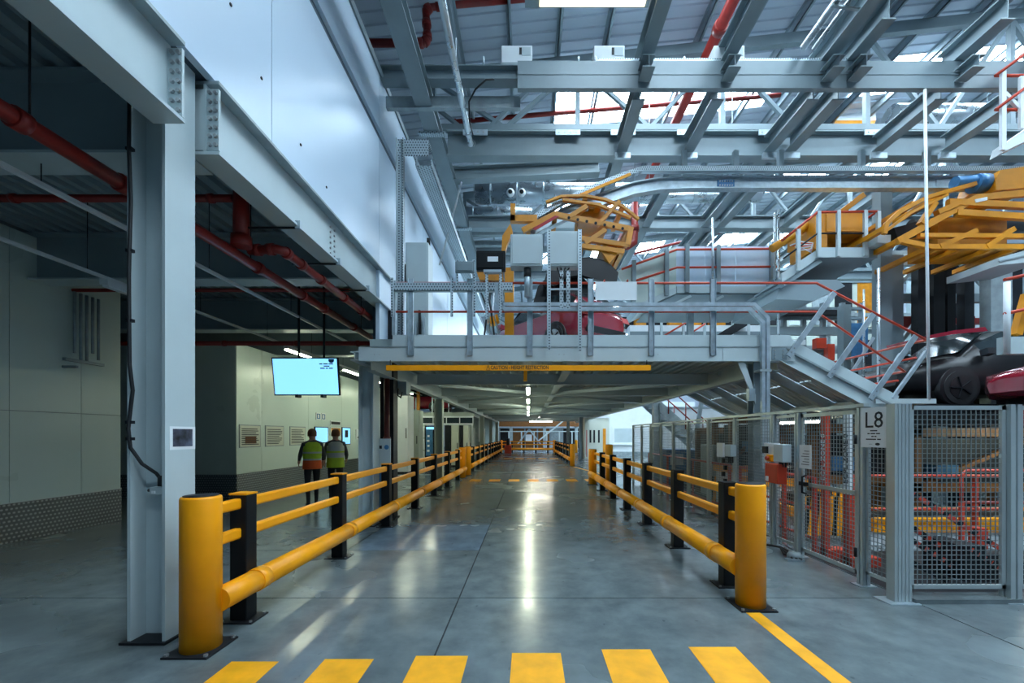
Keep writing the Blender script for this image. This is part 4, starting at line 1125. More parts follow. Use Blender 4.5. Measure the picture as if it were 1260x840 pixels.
# ================================================================ OVERHEAD STEEL GRID
g = thing('runway_beam', 'long grey I-beam running back beside the cladding wall under the roof', 'beam', (-2.02, 10, 8.0))
MB().ibeam((-2.02, 1.5, 8.14), (-2.02, 26, 8.14), .32, .28, .02, .016).build('i_section', M['paint2'], g)
for y in (8.9, 13, 17): MB().box(-2.3, -1.74, y - .06, y + .06, 7.96, 8.0).build('clamp_plate', M['perf'], g)
YA, YBm = 7.86, 9.73
g = thing('grid_beam', 'nearest crosswise steel beam of the overhead grid, doubled with a deep box section', 'beam', (3, YA, 8.0))
MB().ibeam((WX, YA + .1, 8.40), (13, YA + .1, 8.40), .22, .26, .018, .012).build('upper_section', M['paint2'], g)
MB().channel((XX(637, YA), YA - .06, 8.26), (12.5, YA - .06, 8.26), .1, .50, .03, flip=True).build('deep_section', M['paint2'], g)
MB().box(XX(637, YA), 12.5, YA - .12, YA - .02, 8.25, 8.275).build('rib', M['paint2'], g)
MB().channel((WX, YA + .35, 8.08), (XX(640, YA), YA + .35, 8.08), .1, .22, .02, flip=True).build('lower_section', M['galvd'], g)
MB().box(XX(735, YA), 6.3, YA - .02, YA + .14, 8.54, 8.56).box(XX(735, YA), 6.3, YA - .03, YA - .02, 8.54, 8.63).build('wire_tray', M['perfx'], g)
for px in (595, 712, 733, 842): MB().tube((XX(px, YA), YA, 8.52), (XX(px, YA), YA, 8.68), .018, 6).build('stud', M['galv'], g)
g = thing('grid_beam', 'second crosswise steel beam of the overhead grid behind the deep one', 'beam', (4, YBm, 8.0))
MB().ibeam((-1.85, YBm, 8.29), (15, YBm, 8.29), .26, .58, .03, .016).build('i_section', M['paint2'], g)
for x in (-1.2, .9, 2.15, 3.65, 5.5, 7.9):
    p = MB().box(x - .28, x + .28, YBm - .17, YBm - .14, 8.44, 8.56).build('joint_plate', M['galv'], g)
    for i in range(4): hexbolt(p, (x - .2 + .13 * i, YBm - .17, 8.5), (0, -1, 0), .018, .015)
g = thing('grid_beam', 'third crosswise steel beam of the overhead grid seen between the carriers', 'beam', (4, 13.2, 8.0))
MB().ibeam((-1.85, 13.2, 8.25), (16, 13.2, 8.25), .26, .40, .03, .016).build('i_section', M['paint2'], g)
g = thing('grid_beam', 'farthest crosswise steel beam of the overhead grid', 'beam', (4, 17.5, 8.0))
MB().ibeam((-1.85, 17.5, 8.25), (18, 17.5, 8.25), .26, .36, .03, .016).build('i_section', M['paint2'], g)
MB().ibeam(W(555, 216, 11), W(737, 207, 11), .26, .34, .025, .016).build('support_beam', M['paint2'], label='short slightly sloping beam below the second crosswise beam near the wall', cat='beam')
for k, (x, y0) in enumerate([(2.16, 2.5), (3.67, 2.5), (5.5, 2.5), (5.98, 7.0), (7.95, 7.0), (9.5, 7.0)]):
    lab = ['beam nearest the wall', 'second beam from the wall', 'first of the close pair of beams', 'short-ended second of the close pair of beams', 'beam ending in a stub over the deep crossbeam', 'outermost beam by the picture edge'][k]
    g = thing('grid_beam_long', 'overhead lengthwise %s' % lab, 'beam', (x, y0, 8.1), 'lengthwise beams of the overhead grid')
    MB().ibeam((x, y0, 8.72), (x, YA + .25, 8.72), .24, .36, .022, .014).build('upper_length', M['paint2'], g)
    MB().ibeam((x - .04, YA - .45, 8.22), (x - .04, YA - .125, 8.22), .22, .22, .018, .014).build('stub', M['paint2'], g)
    MB().ibeam((x - .04, YA + .24, 8.24), (x - .04, YBm - .15, 8.24), .24, .34, .022, .014).build('middle_length', M['paint2'], g)
    MB().ibeam((x - .04, YBm + .15, 8.24), (x - .04, 13.05, 8.24), .24, .34, .022, .014).build('middle_length', M['paint2'], g)
    MB().ibeam((x - .04, 13.35, 8.24), (x - .04, 17.3, 8.24), .24, .34, .022, .014).build('far_length', M['paint2'], g)
    MB().box(x - .2, x + .15, YBm - .2, YBm - .13, 7.90, 8.02).build('clamp', M['galv'], g)
g = thing('conduit_pipe', 'pale round conduit pipe running back under the roof beside the wall beam', 'pipe', (-1.25, 8, 7.9))
MB().path([(-1.25, 2.5, 7.92), (-1.25, 9.1, 7.92), (-1.25, 9.5, 8.2)], .06, 12).build('pipe_run', M['duct'], g)
for y in (4.5, 7.3): MB().tube((-1.25, y, 7.98), (-1.25, y, 8.5), .008, 6).build('hanger', M['galv'], g)
for x, y0, y1, lab in [(-1.42, 2.5, 9.4, 'dark lengthwise angle bar beside the pale conduit pipe'), (-2.9, 9, 12.1, 'dark lengthwise bar hanging behind the wall beam')]:
    MB().ibeam((x, y0, 9.2 if x > -2 else 8.53), (x, y1, 9.2 if x > -2 else 8.53), .14, .2, .012, .01).build('angle_bar', M['purlin'], label=lab, cat='beam')
g = thing('bracing', 'pair of crossing diagonal braces under the roof near the wall', 'brace', (-1, 12, 10))
MB().bar(W(528, 126, 12) , W(585, 171, 12), .09, .09).build('diagonal', M['paint2'], g)
MB().bar(W(588, 171, 12), W(650, 112, 12), .12, .1).build('diagonal', M['paint2'], g)
for k, px in enumerate((617, 731, 879)):
    Y = YA
    g = thing('junction_box', ['white box standing on the deep crossbeam, nearest the wall', 'white box standing on the deep crossbeam, middle one', 'white box standing on the deep crossbeam, half hidden by a beam'][k], 'box', (XX(px + 19, Y), Y, 8.56))
    MB().box(XX(px, Y), XX(px + 38, Y), Y + .02, Y + .3, 8.575, 8.91).build('body', M['white'], g, bevel=.01)
    MB().box(XX(px, Y) - .01, XX(px + 38, Y) + .01, Y + .0, Y + .3, 8.53, 8.58).build('foot', M['galvd'], g)
    MB().box(XX(px + 25, Y), XX(px + 36, Y), Y + .01, Y + .02, 8.72, 8.87).build('label_plate', M['encl'], g)
    MB().box(XX(px + 22, Y), XX(px + 25, Y), Y + .005, Y + .02, 8.74, 8.86).build('switch', M['ink'], g)
MB().path([W(620, 97, 8.05), W(598, 98, 7.75), W(585, 110, 7.9), W(577, 125, 8.0), W(578, 150, 8.2), W(582, 166, 9.58)], .016, 8).build('cable', M['rubber'], label='black cable looping down from the deep crossbeam', cat='cable')
g = thing('high_bay_light', 'wide high-bay light fitting at the top of the picture', 'light', (1, 8.4, 10.3))
MB().box(XX(646, 8.5), XX(800, 8.5), 8.2, 8.62, 10.36, 10.5).build('housing', M['paint2'], g)
MB().box(XX(664, 8.5), XX(794, 8.5), 8.24, 8.57, 10.33, 10.36).build('diffuser', M['warm'], g)
for px in (665, 780): MB().tube((XX(px, 8.4), 8.4, 10.5), (XX(px, 8.4), 8.4, 12.55), .008, 6).build('hanger', M['galv'], g)
# roof sprinkler pipes
pipe('roof_pipe', 'red pipe with two elbows stepping up under the roof by the wall', [W(455, 53, 10.5), W(521, 53, 10.5), W(526, 48, 10.5), W(524, 14, 10.5), W(529, 8, 10.5), W(660, -4, 10.5)], .09, [(0, .95), (1, .5), (2, .1), (2, .55), (3, .5), (4, .08)])
pipe('roof_pipe', 'thin dark red pipe following the roof slope behind the first truss', [W(557, 150, 14), W(700, 138, 14), W(960, 117, 14)], .07, [(0, .02), (1, .3)])
pipe('roof_pipe', 'broad red pipe running back under the roof between the lengthwise beams', [(4.83, 8.5, 11.9), (4.83, 30, 11.9)], .14, [(0, .1)])
pipe('roof_pipe', 'thin red pipe far behind the monorail track', [W(770, 208, 19), W(1150, 150, 19)], .07, [(0, .3)])
pipe('roof_pipe', 'thin dark red pipe above the panelled walkway', [W(780, 312, 20), W(960, 268, 20)], .06)
pipe('roof_pipe', 'red pipe elbow beside the yellow carrier', [W(745, 305, 13), W(772, 303, 13), W(780, 298, 13), W(781, 285, 13), W(781, 250, 13)], .11, [(0, .5), (3, .1)])
# ducts
def duct(label, p0, p1, r, n=24):
    p0, p1 = Vector(p0), Vector(p1)
    g = thing('ventilation_duct', label, 'duct', p0)
    MB().tube(p0, p1, r, n).build('tube', M['duct'], g)
    L = (p1 - p0).length; d = (p1 - p0).normalized()
    k = int(L / .9)
    for t in (.2, .8):
        q = p0.lerp(p1, t); MB().tube(q + Vector((0, 0, r)), (q.x, q.y, zr(q.x) + .03), .01, 6).build('hanger', M['galvd'], g)
    for i in range(k): MB().tube(p0 + d * (.5 + .9 * i), p0 + d * (.54 + .9 * i), r * 1.03, n).build('seam', M['galv'], g)
    return g
duct('silver round duct behind the boxes near the wall', W(585, 238, 14.5), W(830, 238, 14.5), .33)
duct('big blue-silver round duct under the roof on the fence side', W(1095, 146, 13.8), W(1245, 146, 13.8), .40)
duct('long thin silver duct above the panelled walkway', W(770, 281, 16.2), W(962, 281, 16.2), .15)
duct('warm-lit silver duct just under the monorail track', W(765, 243, 13.9), W(935, 241, 13.9), .2)
duct('low silver pipe between the wall and the yellow carrier', W(565, 262, 15.5), W(655, 262, 15.5), .22)
g = thing('air_unit', 'pale box-shaped air duct with a yellow underside near the roof light', 'duct', W(1050, 145, 16))
MB().box(XX(1029, 16), XX(1078, 16), 16, 17, ZZ(148, 16), ZZ(123, 16)).build('box', M['white'], g)
MB().prism([W(1029, 148, 16), W(1078, 148, 16), W(1070, 164, 16), W(1016, 164, 16)], (0, 1, 0)).build('hood', M['carrier'], g)
for k, px in enumerate((628, 642)):
    g = thing('spot_lamp', ['left one of two white round lamps on the silver duct', 'right one of two white round lamps on the silver duct'][k], 'lamp', W(px, 242, 14.0))
    MB().lathe([(.02, .12), (.10, .1), (.135, 0), (.10, -.1), (.02, -.13)], W(px, 237, 14.0), 14, 'y').build('ball', M['white'], g)
    MB().lathe([(.07, -.08), (.07, -.125), (.04, -.135)], W(px, 238, 14.0), 12, 'y').build('lens', M['black'], g)
    MB().tube(W(px, 237, 14.1), W(px, 237, 14.5), .03, 8).build('arm', M['galv'], g)
# shelves of low cross members between wall and carrier
for k, (py, Y, h) in enumerate([(275, 13.5, .16), (287, 15.0, .2), (300, 16.5, .2), (308, 19, .3), (318, 21, .3)]):
    MB().ibeam(W(562, py, Y), W(660, py, Y), .2, h).build('tie_beam', M['paint2'] if k % 2 else M['galvd'], label='%s low tie beam stacked up between the wall and the yellow carrier' % ORD[k], cat='beam', group='tie beams by the wall')

# monorail track with tray
YM = 9.0
tp = [(1270, 226), (846, 226), (810, 228), (780, 233), (742, 246), (695, 264), (652, 286)]
g = thing('monorail_track', 'curved steel monorail track that dips towards the yellow carrier', 'track', (4, YM, 6.0))
for nm, dz, w, h in [('top_flange', .12, .16, .025), ('web', 0, .016, .24), ('bottom_flange', -.12, .16, .025)]:
    pts = [W(a, b, YM) + Vector((0, 0, dz)) for a, b in tp]
    MB().path(pts, 0, prof=[(-w / 2, -h / 2), (w / 2, -h / 2), (w / 2, h / 2), (-w / 2, h / 2)], smooth=False).build(nm, M['galv'], g)
pl = MB().box(XX(882, YM), XX(903, YM), YM - .03, YM - .01, ZZ(231, YM), ZZ(222, YM)).build('splice_plate', M['bluecab'], g)
for i in range(6):
    for j in range(2): hexbolt(pl, (XX(885 + 3 * i, YM), YM - .03, ZZ(229 - 5 * j, YM)), (0, -1, 0), .016, .012)
pl = MB().box(XX(1151, YM), XX(1171, YM), YM - .03, YM - .01, ZZ(231, YM), ZZ(222, YM)).build('splice_plate', M['galv'], g)
for px in (842, 905, 960, 1060, 1140): MB().bar(W(px, 218, YM), W(px, 186, YM), .10, .10, up=(0, 1, 0)).build('hanger', M['paint2'], g)
tq = [(1270, 209), (790, 209), (765, 217), (735, 229), (690, 250), (655, 270)]
g = thing('cable_tray', 'narrow perforated cable tray following just above the monorail track', 'cable tray', (4, YM, 7.2))
MB().path([W(a, b, YM - .15) for a, b in tq], 0, prof=[(-.06, -.05), (.06, -.05), (.06, .05), (-.06, .05)], smooth=False).build('tray', M['perfx'], g)
MB().path([W(a, b, YM - .22) for a, b in [(776, 214), (735, 231), (712, 241)]], 0, prof=[(-.01, -.03), (.01, -.03), (.01, .03), (-.01, .03)], smooth=False).build('yellow_edge', M['yellow'], g)
MB().tube(W(1138, 110, 7.0), W(1143, 492, 7.0), .022, 8).build('hanging_rod', M['white'], label='thin white rod hanging in front of the big yellow carrier', cat='rod')
for k, (px, a, b, Y) in enumerate([(958, 258, 440, 10.2), (953, 262, 372, 10.4), (1081, 330, 500, 8.6), (1063, 356, 470, 8.9), (877, 268, 361, 10.88)]):
    MB().tube(W(px, a, Y), W(px, b, Y), .03 if k != 3 else .02, 8).build('scaffold_pole', M['duct'], label=['tall thin pole at the end of the panelled walkway', 'second thin pole close to the panelled walkway end', 'tall thin pole beside the pale column', 'short thin pole left of the pale column', 'thin pole in front of the panelled walkway'][k], cat='pole')
for k, (x, r) in enumerate([(5.02, .065), (5.2, .04)]):
    g = thing('conduit_pipe', ['thick round conduit lying beside the close pair of overhead beams', 'thin conduit lying beside the close pair of overhead beams'][k], 'pipe', (x, 5, 8.6))
    MB().tube((x, 2.5, 8.72 - .04 * k), (x, 7.7, 8.72 - .04 * k), r, 12).build('pipe_run', M['duct'], g)
    for y in (4.5, 5.8, 6.9): MB().bar((x - r, y, 8.66 - .04 * k), (5.5, y, 8.58), .04, .03).build('bracket', M['galvd'], g)

# ================================================================ CARRIERS
def flat_path(mb, pts, Y, w, h):
    return mb.path([W(a, b, Y) for a, b in pts], 0, prof=[(-w / 2, -h / 2), (w / 2, -h / 2), (w / 2, h / 2), (-w / 2, h / 2)], smooth=False, up=(0, 0, 1))


def carrier_parts(g, Y, dep, items, m='carrier'):
    for i, (nm, pts, h) in enumerate(items):
        for s in (0, 1):
            flat_path(MB(), pts, Y + s * dep, .07 + .005 * i, h).build(nm, M[m], g)
YC = 8.7
g = thing('body_carrier', 'tilted yellow overhead carrier holding the raised car lid above the mezzanine', 'carrier', W(715, 325, YC))
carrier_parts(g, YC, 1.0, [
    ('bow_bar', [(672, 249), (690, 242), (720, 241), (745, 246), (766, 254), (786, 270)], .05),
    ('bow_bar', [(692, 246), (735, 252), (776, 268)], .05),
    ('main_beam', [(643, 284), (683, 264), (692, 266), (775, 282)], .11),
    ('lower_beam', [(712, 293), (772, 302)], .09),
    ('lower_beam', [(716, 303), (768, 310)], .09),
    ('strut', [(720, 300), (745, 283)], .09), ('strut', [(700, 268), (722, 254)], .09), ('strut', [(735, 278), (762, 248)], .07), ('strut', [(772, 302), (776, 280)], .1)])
for a, b in [(650, 280), (683, 265), (715, 271), (745, 277), (773, 282), (716, 303), (745, 300), (766, 308), (720, 243), (766, 254), (735, 253)]:
    p = W(a, b, YC); MB().bar(p, p + Vector((0, 1.0, 0)), .09, .08).build('cross_member', M['carrier'], g)
MB().box(XX(712, YC), XX(746, YC), YC + .2, YC + .8, ZZ(268, YC), ZZ(254, YC)).build('drive_unit', M['carrier'], g)
MB().box(XX(726, YC), XX(741, YC), YC + .1, YC + .3, ZZ(254, YC), ZZ(246, YC)).build('motor', M['orange'], g)
MB().prism([W(738, 306, YC), W(764, 306, YC), W(750, 324, YC)], (0, .9, 0)).build('gusset', M['carrier'], g)
MB().box(XX(628, YC), XX(634, YC), YC, YC + .12, ZZ(271, YC), ZZ(250, YC)).box(XX(628, YC), XX(661, YC), YC, YC + .12, ZZ(272, YC), ZZ(264, YC)).build('front_bracket', M['carrier'], g)
MB().prism([W(655, 281, YC - .065), W(683, 265, YC - .065), W(688, 266, YC - .065), W(659, 283, YC - .065)], (0, .012, 0)).build('sticker', M['inkred'], g)
for i in range(7): MB().lathe([(.03, 0), (.03, -.012)], W(700 + 11 * i, 268 + 2.2 * i, YC - .045), 10, 'y').build('hole', M['black'], g)
MB().prism([W(618, 290, 8.6), W(628, 275, 8.6), W(631, 285, 8.6), W(624, 300, 8.6), W(621, 312, 8.6), W(617, 310, 8.6)], (0, .15, 0)).build('hook', M['carrier'], g)
g = thing('yellow_mast', 'upright yellow mast standing on the mezzanine behind the railing', 'mast', (XX(626, 8.2), 8.2, 3.3))
MB().box(XX(621, 8.2), XX(632, 8.2), 8.2, 8.38, 3.3, ZZ(329, 8.2)).build('shaft', M['carrier'], g)
MB().box(XX(617, 8.2), XX(637, 8.2), 8.15, 8.43, 3.28, 3.31).build('foot', M['carrier'], g)
MB().box(XX(622, 8.2), XX(631, 8.2), 8.19, 8.2, ZZ(352, 8.2), ZZ(350, 8.2)).build('label_plate', M['ink'], g)
g = thing('robot_tool', 'small yellow gripper with cables standing on the mezzanine by the black car front', 'tool', (XX(600, 8.5), 8.5, 3.3))
MB().prism([W(601, 390, 8.5), W(612, 386, 8.5), W(614, 394, 8.5), W(606, 399, 8.5), W(600, 397, 8.5)], (0, .2, 0)).build('jaw', M['yellow'], g)
MB().prism([W(586, 333, 8.5), W(618, 333, 8.5), W(620, 345, 8.5), W(590, 344, 8.5)], (0, .2, 0)).build('plate', M['orange'], g)
for i in range(4): MB().path([W(596 + 4 * i, 345, 8.6), W(592 + 5 * i, 360 + 4 * i, 8.55), W(600 + 2 * i, 380, 8.5), W(596 + 6 * i, 412, 8.5)], .018, 6).build('cable', [M['rubber'], M['duct']][i % 2], g)

YD = 8.4
g = thing('body_carrier', 'big yellow overhead carrier at the fence side with a curved nose', 'carrier', W(1180, 305, YD))
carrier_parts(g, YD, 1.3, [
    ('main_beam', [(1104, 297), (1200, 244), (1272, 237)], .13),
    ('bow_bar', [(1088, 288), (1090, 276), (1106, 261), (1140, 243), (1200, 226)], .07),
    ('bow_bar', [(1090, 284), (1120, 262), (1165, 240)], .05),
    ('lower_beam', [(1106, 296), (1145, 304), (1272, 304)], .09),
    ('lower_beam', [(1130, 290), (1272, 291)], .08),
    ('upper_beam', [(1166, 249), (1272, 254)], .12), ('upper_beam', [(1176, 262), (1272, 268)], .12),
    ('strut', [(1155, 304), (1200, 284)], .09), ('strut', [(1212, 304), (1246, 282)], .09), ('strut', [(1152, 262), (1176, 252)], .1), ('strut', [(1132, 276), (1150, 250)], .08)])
for a, b in [(1108, 295), (1135, 280), (1165, 264), (1200, 244), (1240, 240), (1145, 304), (1185, 304), (1225, 304), (1255, 304), (1090, 280), (1125, 250), (1165, 236)]:
    p = W(a, b, YD); MB().bar(p, p + Vector((0, 1.3, 0)), .1, .09).build('cross_member', M['carrier'], g)
MB().prism([W(1225, 222, YD), W(1231, 209, YD), W(1275, 203, YD), W(1275, 230, YD), W(1226, 234, YD)], (0, .8, 0)).build('drive_cover', M['carrier'], g)
MB().tube(W(1174, 225, YD + .2), W(1225, 222, YD + .2), .12, 14).build('motor', M['bluecab'], g)
MB().tube(W(1198, 226, YD + .2), W(1212, 226, YD + .2), .18, 14).build('motor', M['bluecab'], g)
MB().tube(W(1120, 278, YD + .6), W(1270, 278, YD + .6), .13, 14).build('shaft', M['steeldk'], g)
MB().box(XX(1172, YD), XX(1260, YD), YD + .3, YD + 1.0, ZZ(300, YD), ZZ(258, YD)).build('inner_frame', M['orange'], g)
MB().prism([W(1200, 245, YD - .06), W(1215, 242, YD - .06), W(1215, 246, YD - .06), W(1201, 249, YD - .06)], (0, .02, 0)).build('sticker', M['white'], g)
MB().prism([W(1100, 280, YD + .4), W(1140, 270, YD + .4), W(1145, 282, YD + .4), W(1105, 294, YD + .4)], (0, .4, 0)).build('nose_plate', M['steeldk'], g)
MB().box(XX(1095, YD), XX(1112, YD), YD + .3, YD + .6, ZZ(290, YD), ZZ(280, YD)).build('sensor', M['encl'], g)
g = thing('lift_mast', 'pair of black lift masts below the big yellow carrier', 'mast', (XX(1160, 10.5), 10.5, 0))
for a, b in [(1149, 1163), (1166, 1176)]:
    MB().box(XX(a, 10.5), XX(b, 10.5), 10.5, 10.7, .02, ZZ(304, 10.5)).build('mast', M['black'], g)
MB().box(XX(1149, 10.5), XX(1176, 10.5), 10.45, 10.75, 0, .02).build('base_plate', M['steeldk'], g)
for a, Y in [(1130, 10.5), (1187, 10.5)]:
    MB().box(XX(a, Y), XX(a + 12, Y), Y, Y + .2, 0, ZZ(325, Y)).build('guide', M['steeldk'], g)

# ================================================================ CARS
def car(label, loc, yaw, paint, scale=1.0, lid=False, group=None, pitch=0):
    """x forward, rear at 0; stations: x, half width, floor z, belt z, roof z, roof half width"""
    L = 4.4
    st = [(0, .62, .45, .82, .86, .6), (.12, .84, .34, .92, 1.0, .70), (.35, .90, .28, .98, 1.32, .66), (.75, .92, .26, 1.0, 1.52, .64), (1.5, .93, .25, 1.0, 1.60, .64), (2.3, .93, .25, .99, 1.56, .63),
          (2.9, .93, .25, .97, 1.30, .66), (3.25, .92, .25, .95, 1.02, .72), (3.8, .90, .27, .90, .95, .66), (4.2, .82, .32, .78, .84, .6), (4.4, .60, .42, .62, .68, .5)]
    g = thing('car', label, 'car', loc, group)
    rings = []
    for x, w, zf, zb_, zt_, wr in st:
        r = [(x, -w * .9, zf), (x, -w, zf + .15), (x, -w, (zf + zb_) / 2 + .05), (x, -w * .97, zb_), (x, -wr, zt_ - .05), (x, -wr * .7, zt_), (x, wr * .7, zt_), (x, wr, zt_ - .05), (x, w * .97, zb_), (x, w, (zf + zb_) / 2 + .05), (x, w, zf + .15), (x, w * .9, zf)]
        rings.append([Vector(p) for p in r])
    n = len(rings[0])
    RZ = Matrix.Rotation(yaw, 3, 'Z') @ Matrix.Rotation(pitch, 3, 'Y')
    def T(p): return Vector(loc) + RZ @ (Vector(p) * scale)
    body, glass = MB(), MB()
    vs_ = [T(p) for r in rings for p in r]
    bf, gf, sides = [], [], {3: [], 7: []}
    for j in range(len(rings) - 1):
        for i in range(n):
            f = (j * n + i, j * n + (i + 1) % n, (j + 1) * n + (i + 1) % n, (j + 1) * n + i)
            tall = rings[j][4].z - rings[j][3].z > .2 and rings[j + 1][4].z - rings[j + 1][3].z > .2
            (gf if (i in (3, 7) and tall) else bf).append(f)
            if i in (3, 7) and tall: sides[i].append(f)
    body.add(vs_, bf, True)
    k = len(rings) - 1
    body.f.append([i for i in range(n)]); body.sm.append(False); body.mi.append(0)
    body.f.append([k * n + i for i in range(n)]); body.sm.append(False); body.mi.append(0)
    b = body.build('body', M[paint], g)
    pv = [T((p.x, p.y * .99, p.z)) for r in rings for p in r]
    for fs in sides.values():
        used = sorted({i for f in fs for i in f}); ix = {u: n_ for n_, u in enumerate(used)}
        MB().add([pv[u] for u in used], [tuple(ix[i] for i in f) for f in fs], True).build('side_window', M['glass'], g)
    ws = MB(); ws.add([T(p) for p in ((2.62, -.58, 1.49), (2.62, .58, 1.49), (3.18, .66, 1.06), (3.18, -.66, 1.06))], [(0, 1, 2, 3)]); ws.add([T((p[0] + .03, p[1], p[2] + .03)) for p in ((2.62, -.58, 1.49), (2.62, .58, 1.49), (3.18, .66, 1.06), (3.18, -.66, 1.06))], [(0, 1, 2, 3)])
    ws.build('windscreen', M['glass'], g)
    rw = MB(); q = ((.16, -.66, 1.0), (.16, .66, 1.0), (.52, .58, 1.44), (.52, -.58, 1.44)); q2 = [(a - .04, b_, c_ + .02) for a, b_, c_ in q]
    rw.add([T(p) for p in q], [(0, 1, 2, 3)]); rw.add([T(p) for p in q2], [(0, 1, 2, 3)]); rw.build('rear_window', M['glass'], g)
    for x in (.85, 3.45):
        for s in (-1, 1):
            c0, c1 = T((x, s * .74, .33)), T((x, s * .955, .33))
            w_ = MB().tube(c0, c1, .335 * scale, 20).build('wheel', M['rubber'], g)
            a1 = T((x, s * .962, .33))
            MB().tube(c1, a1, .23 * scale, 16).build('rim', M['galv' if paint == 'carred' else 'carblk'], w_)
            for q_ in range(5):
                an = 2 * PI * q_ / 5
                MB().bar(a1, T((x + .22 * math.cos(an), s * .966, .33 + .22 * math.sin(an))), .04 * scale, .02 * scale).build('spoke', M['steeldk'], w_)
            MB().tube(T((x, s * .70, .35)), T((x, s * .938, .35)), .40 * scale, 20).build('wheel_arch', M['carblk'], g)
    MB().prism([T((-.02, -.7, .40)), T((-.02, .7, .40)), T((-.02, .66, .55)), T((-.02, -.66, .55))], T((.04, 0, 0)) - T((0, 0, 0))).build('rear_valance', M['carblk'], g)
    for s in (-1, 1):
        MB().prism([T((.02, s * .58, .78)), T((.02, s * .84, .78)), T((.10, s * .84, .93)), T((.10, s * .6, .93))], T((-.04, 0, 0)) - T((0, 0, 0))).build('tail_lamp', M['inkred'], g)
        MB().prism([T((4.22, s * .45, .66)), T((4.12, s * .8, .68)), T((4.05, s * .82, .79)), T((4.2, s * .5, .76))], T((.06, 0, 0)) - T((0, 0, 0))).build('head_lamp', M['white'], g)
        MB().bar(T((3.0, s * .95, 1.0)), T((3.0, s * 1.1, 1.03)), .16 * scale, .12 * scale).build('mirror', M[paint], g)
    if lid:
        # raised tailgate: dark domed inner face over the open boot
        mb = MB()
        dome = [(668, 350), (672, 338), (684, 326), (702, 319), (728, 317), (748, 323), (761, 336), (759, 346), (742, 346), (715, 338), (694, 341), (682, 352)]
        mb.prism([W(a, b_, 8.75) for a, b_ in dome], (0, .12, 0)).build('raised_tailgate', M['carblk'], g)
        MB().prism([W(a, b_, 8.87) for a, b_ in [(672, 337), (684, 325), (702, 318), (728, 316), (748, 322), (761, 335), (756, 338), (742, 329), (722, 324), (700, 327)]], (0, .45, 0)).build('tailgate_skin', M['carblk'], g)
        MB().prism([W(a, b_, 9.0) for a, b_ in [(655, 376), (662, 352), (676, 338), (712, 336), (728, 352), (735, 378)]], (0, .5, 0)).build('boot_opening', M['carblk'], g)
        for px in (690, 738): MB().tube(W(px, 372, 8.9), W(px + 6, 340, 8.85), .015, 6).build('gas_strut', M['steeldk'], g)
    return g


car('red car with its tailgate raised on the mezzanine behind the railing', (1.55, 8.35, 3.3), math.radians(128), 'carred', .82, lid=True)
car('dark car body with a red edge on the lift below the big yellow carrier', (12.0, 9.3, 2.26), math.radians(180), 'carblk', 1.0)
car('glossy red car nose at the picture edge in front of the dark car', (12.35, 7.1, 2.012), math.radians(180), 'carred', .92)
car('red car on the raised line behind the cabinets', (-4.4, 24.6, 2.93), math.radians(170), 'carred', .9)
MB().prism([W(1140, 413, 8.0), W(1175, 406, 8.0), W(1212, 402, 8.0), W(1216, 407, 8.0), W(1172, 411, 8.0), W(1142, 417, 8.0)], (0, .9, 0)).build('car_bonnet', M['carred'], label='raised glossy red bonnet edge over the dark car', cat='car part')
g = thing('lift_table', 'dark lift table carrying the cars above the front mesh panels', 'lift table', (10, 8, 0))
MB().box(7.0, 13, 6.2, 8.1, 1.82, 2.0).build('top', M['steeldk'], g)
MB().box(7.3, 13, 8.2, 10.3, 2.05, 2.25).build('rear_top', M['steeldk'], g)
for x in (9.75, 12.6):
    for y in (7.5, 10.0): MB().box(x, x + .18, y, y + .18, 0, 1.85 if y < 8 else 2.06).build('leg', M['galvd'], g)
MB().box(7.0, 13, 6.14, 6.2, 1.78, 2.08).build('edge_rail', M['red'], g)
g = thing('raised_line', 'raised floor edge carrying the distant red car', 'platform', (-4.5, 24, 2.7))
MB().box(-7.2, -2.95, 23.2, 26.5, 2.66, 2.9).build('slab', M['cab'], g)
for x in (-7, -5, -3.2): MB().box(x, x + .2, 25.5, 25.7, 0, 2.66).build('leg', M['galvd'], g)
for x in (-6.9, -6.2, -5.3, -4.4, -3.5): MB().box(x, x + .05, 23.2, 23.25, 2.9, 3.7).build('rail_post', M['galv'], g)
MB().box(-6.15, -6.0, 23.3, 23.45, 2.9, 4.05).build('yellow_post', M['carrier'], g)

# ================================================================ WALKWAYS ON THE FENCE SIDE
YW = 11.0
g = thing('panelled_walkway', 'high walkway closed in with blue-grey sheet panels and red rails', 'walkway', W(870, 365, YW))
xs = [832, 868, 905, 955]
for a, b in zip(xs, xs[1:]): MB().box(XX(a, YW) + .01, XX(b, YW) - .01, YW, YW + .03, ZZ(354, YW), ZZ(303, YW)).build('panel', M['clad'], g)
for pts in [[(757, 334), (794, 319), (794, 372), (782, 374)], [(794, 319), (832, 303), (832, 362), (794, 372)]]:
    MB().prism([W(a, b, YW) for a, b in pts], (0, .03, 0)).build('sloping_panel', M['bay'], g)
MB().box(XX(832, YW), XX(957, YW), YW - .05, YW + 1.3, ZZ(361, YW), ZZ(353, YW)).build('floor_edge', M['paint'], g)
MB().prism([W(785, 374, YW - .05), W(832, 353, YW - .05), W(832, 361, YW - .05), W(788, 381, YW - .05)], (0, 1.3, 0)).build('sloping_edge', M['paint'], g)
for pts in [[(765, 331), (833, 307), (956, 306)], [(780, 346), (833, 329), (956, 328)]]: MB().path([W(a, b, YW - .08) for a, b in pts], .03, 8).build('rail', M['redr'], g)
for px, a, b in [(779, 322, 372), (819, 309, 365), (844, 303, 361), (882, 303, 361), (948, 303, 361)]: MB().box(XX(px, YW) - .05, XX(px, YW) + .05, YW - .12, YW - .02, ZZ(b, YW), ZZ(a, YW)).build('post', M['paint2'], g)
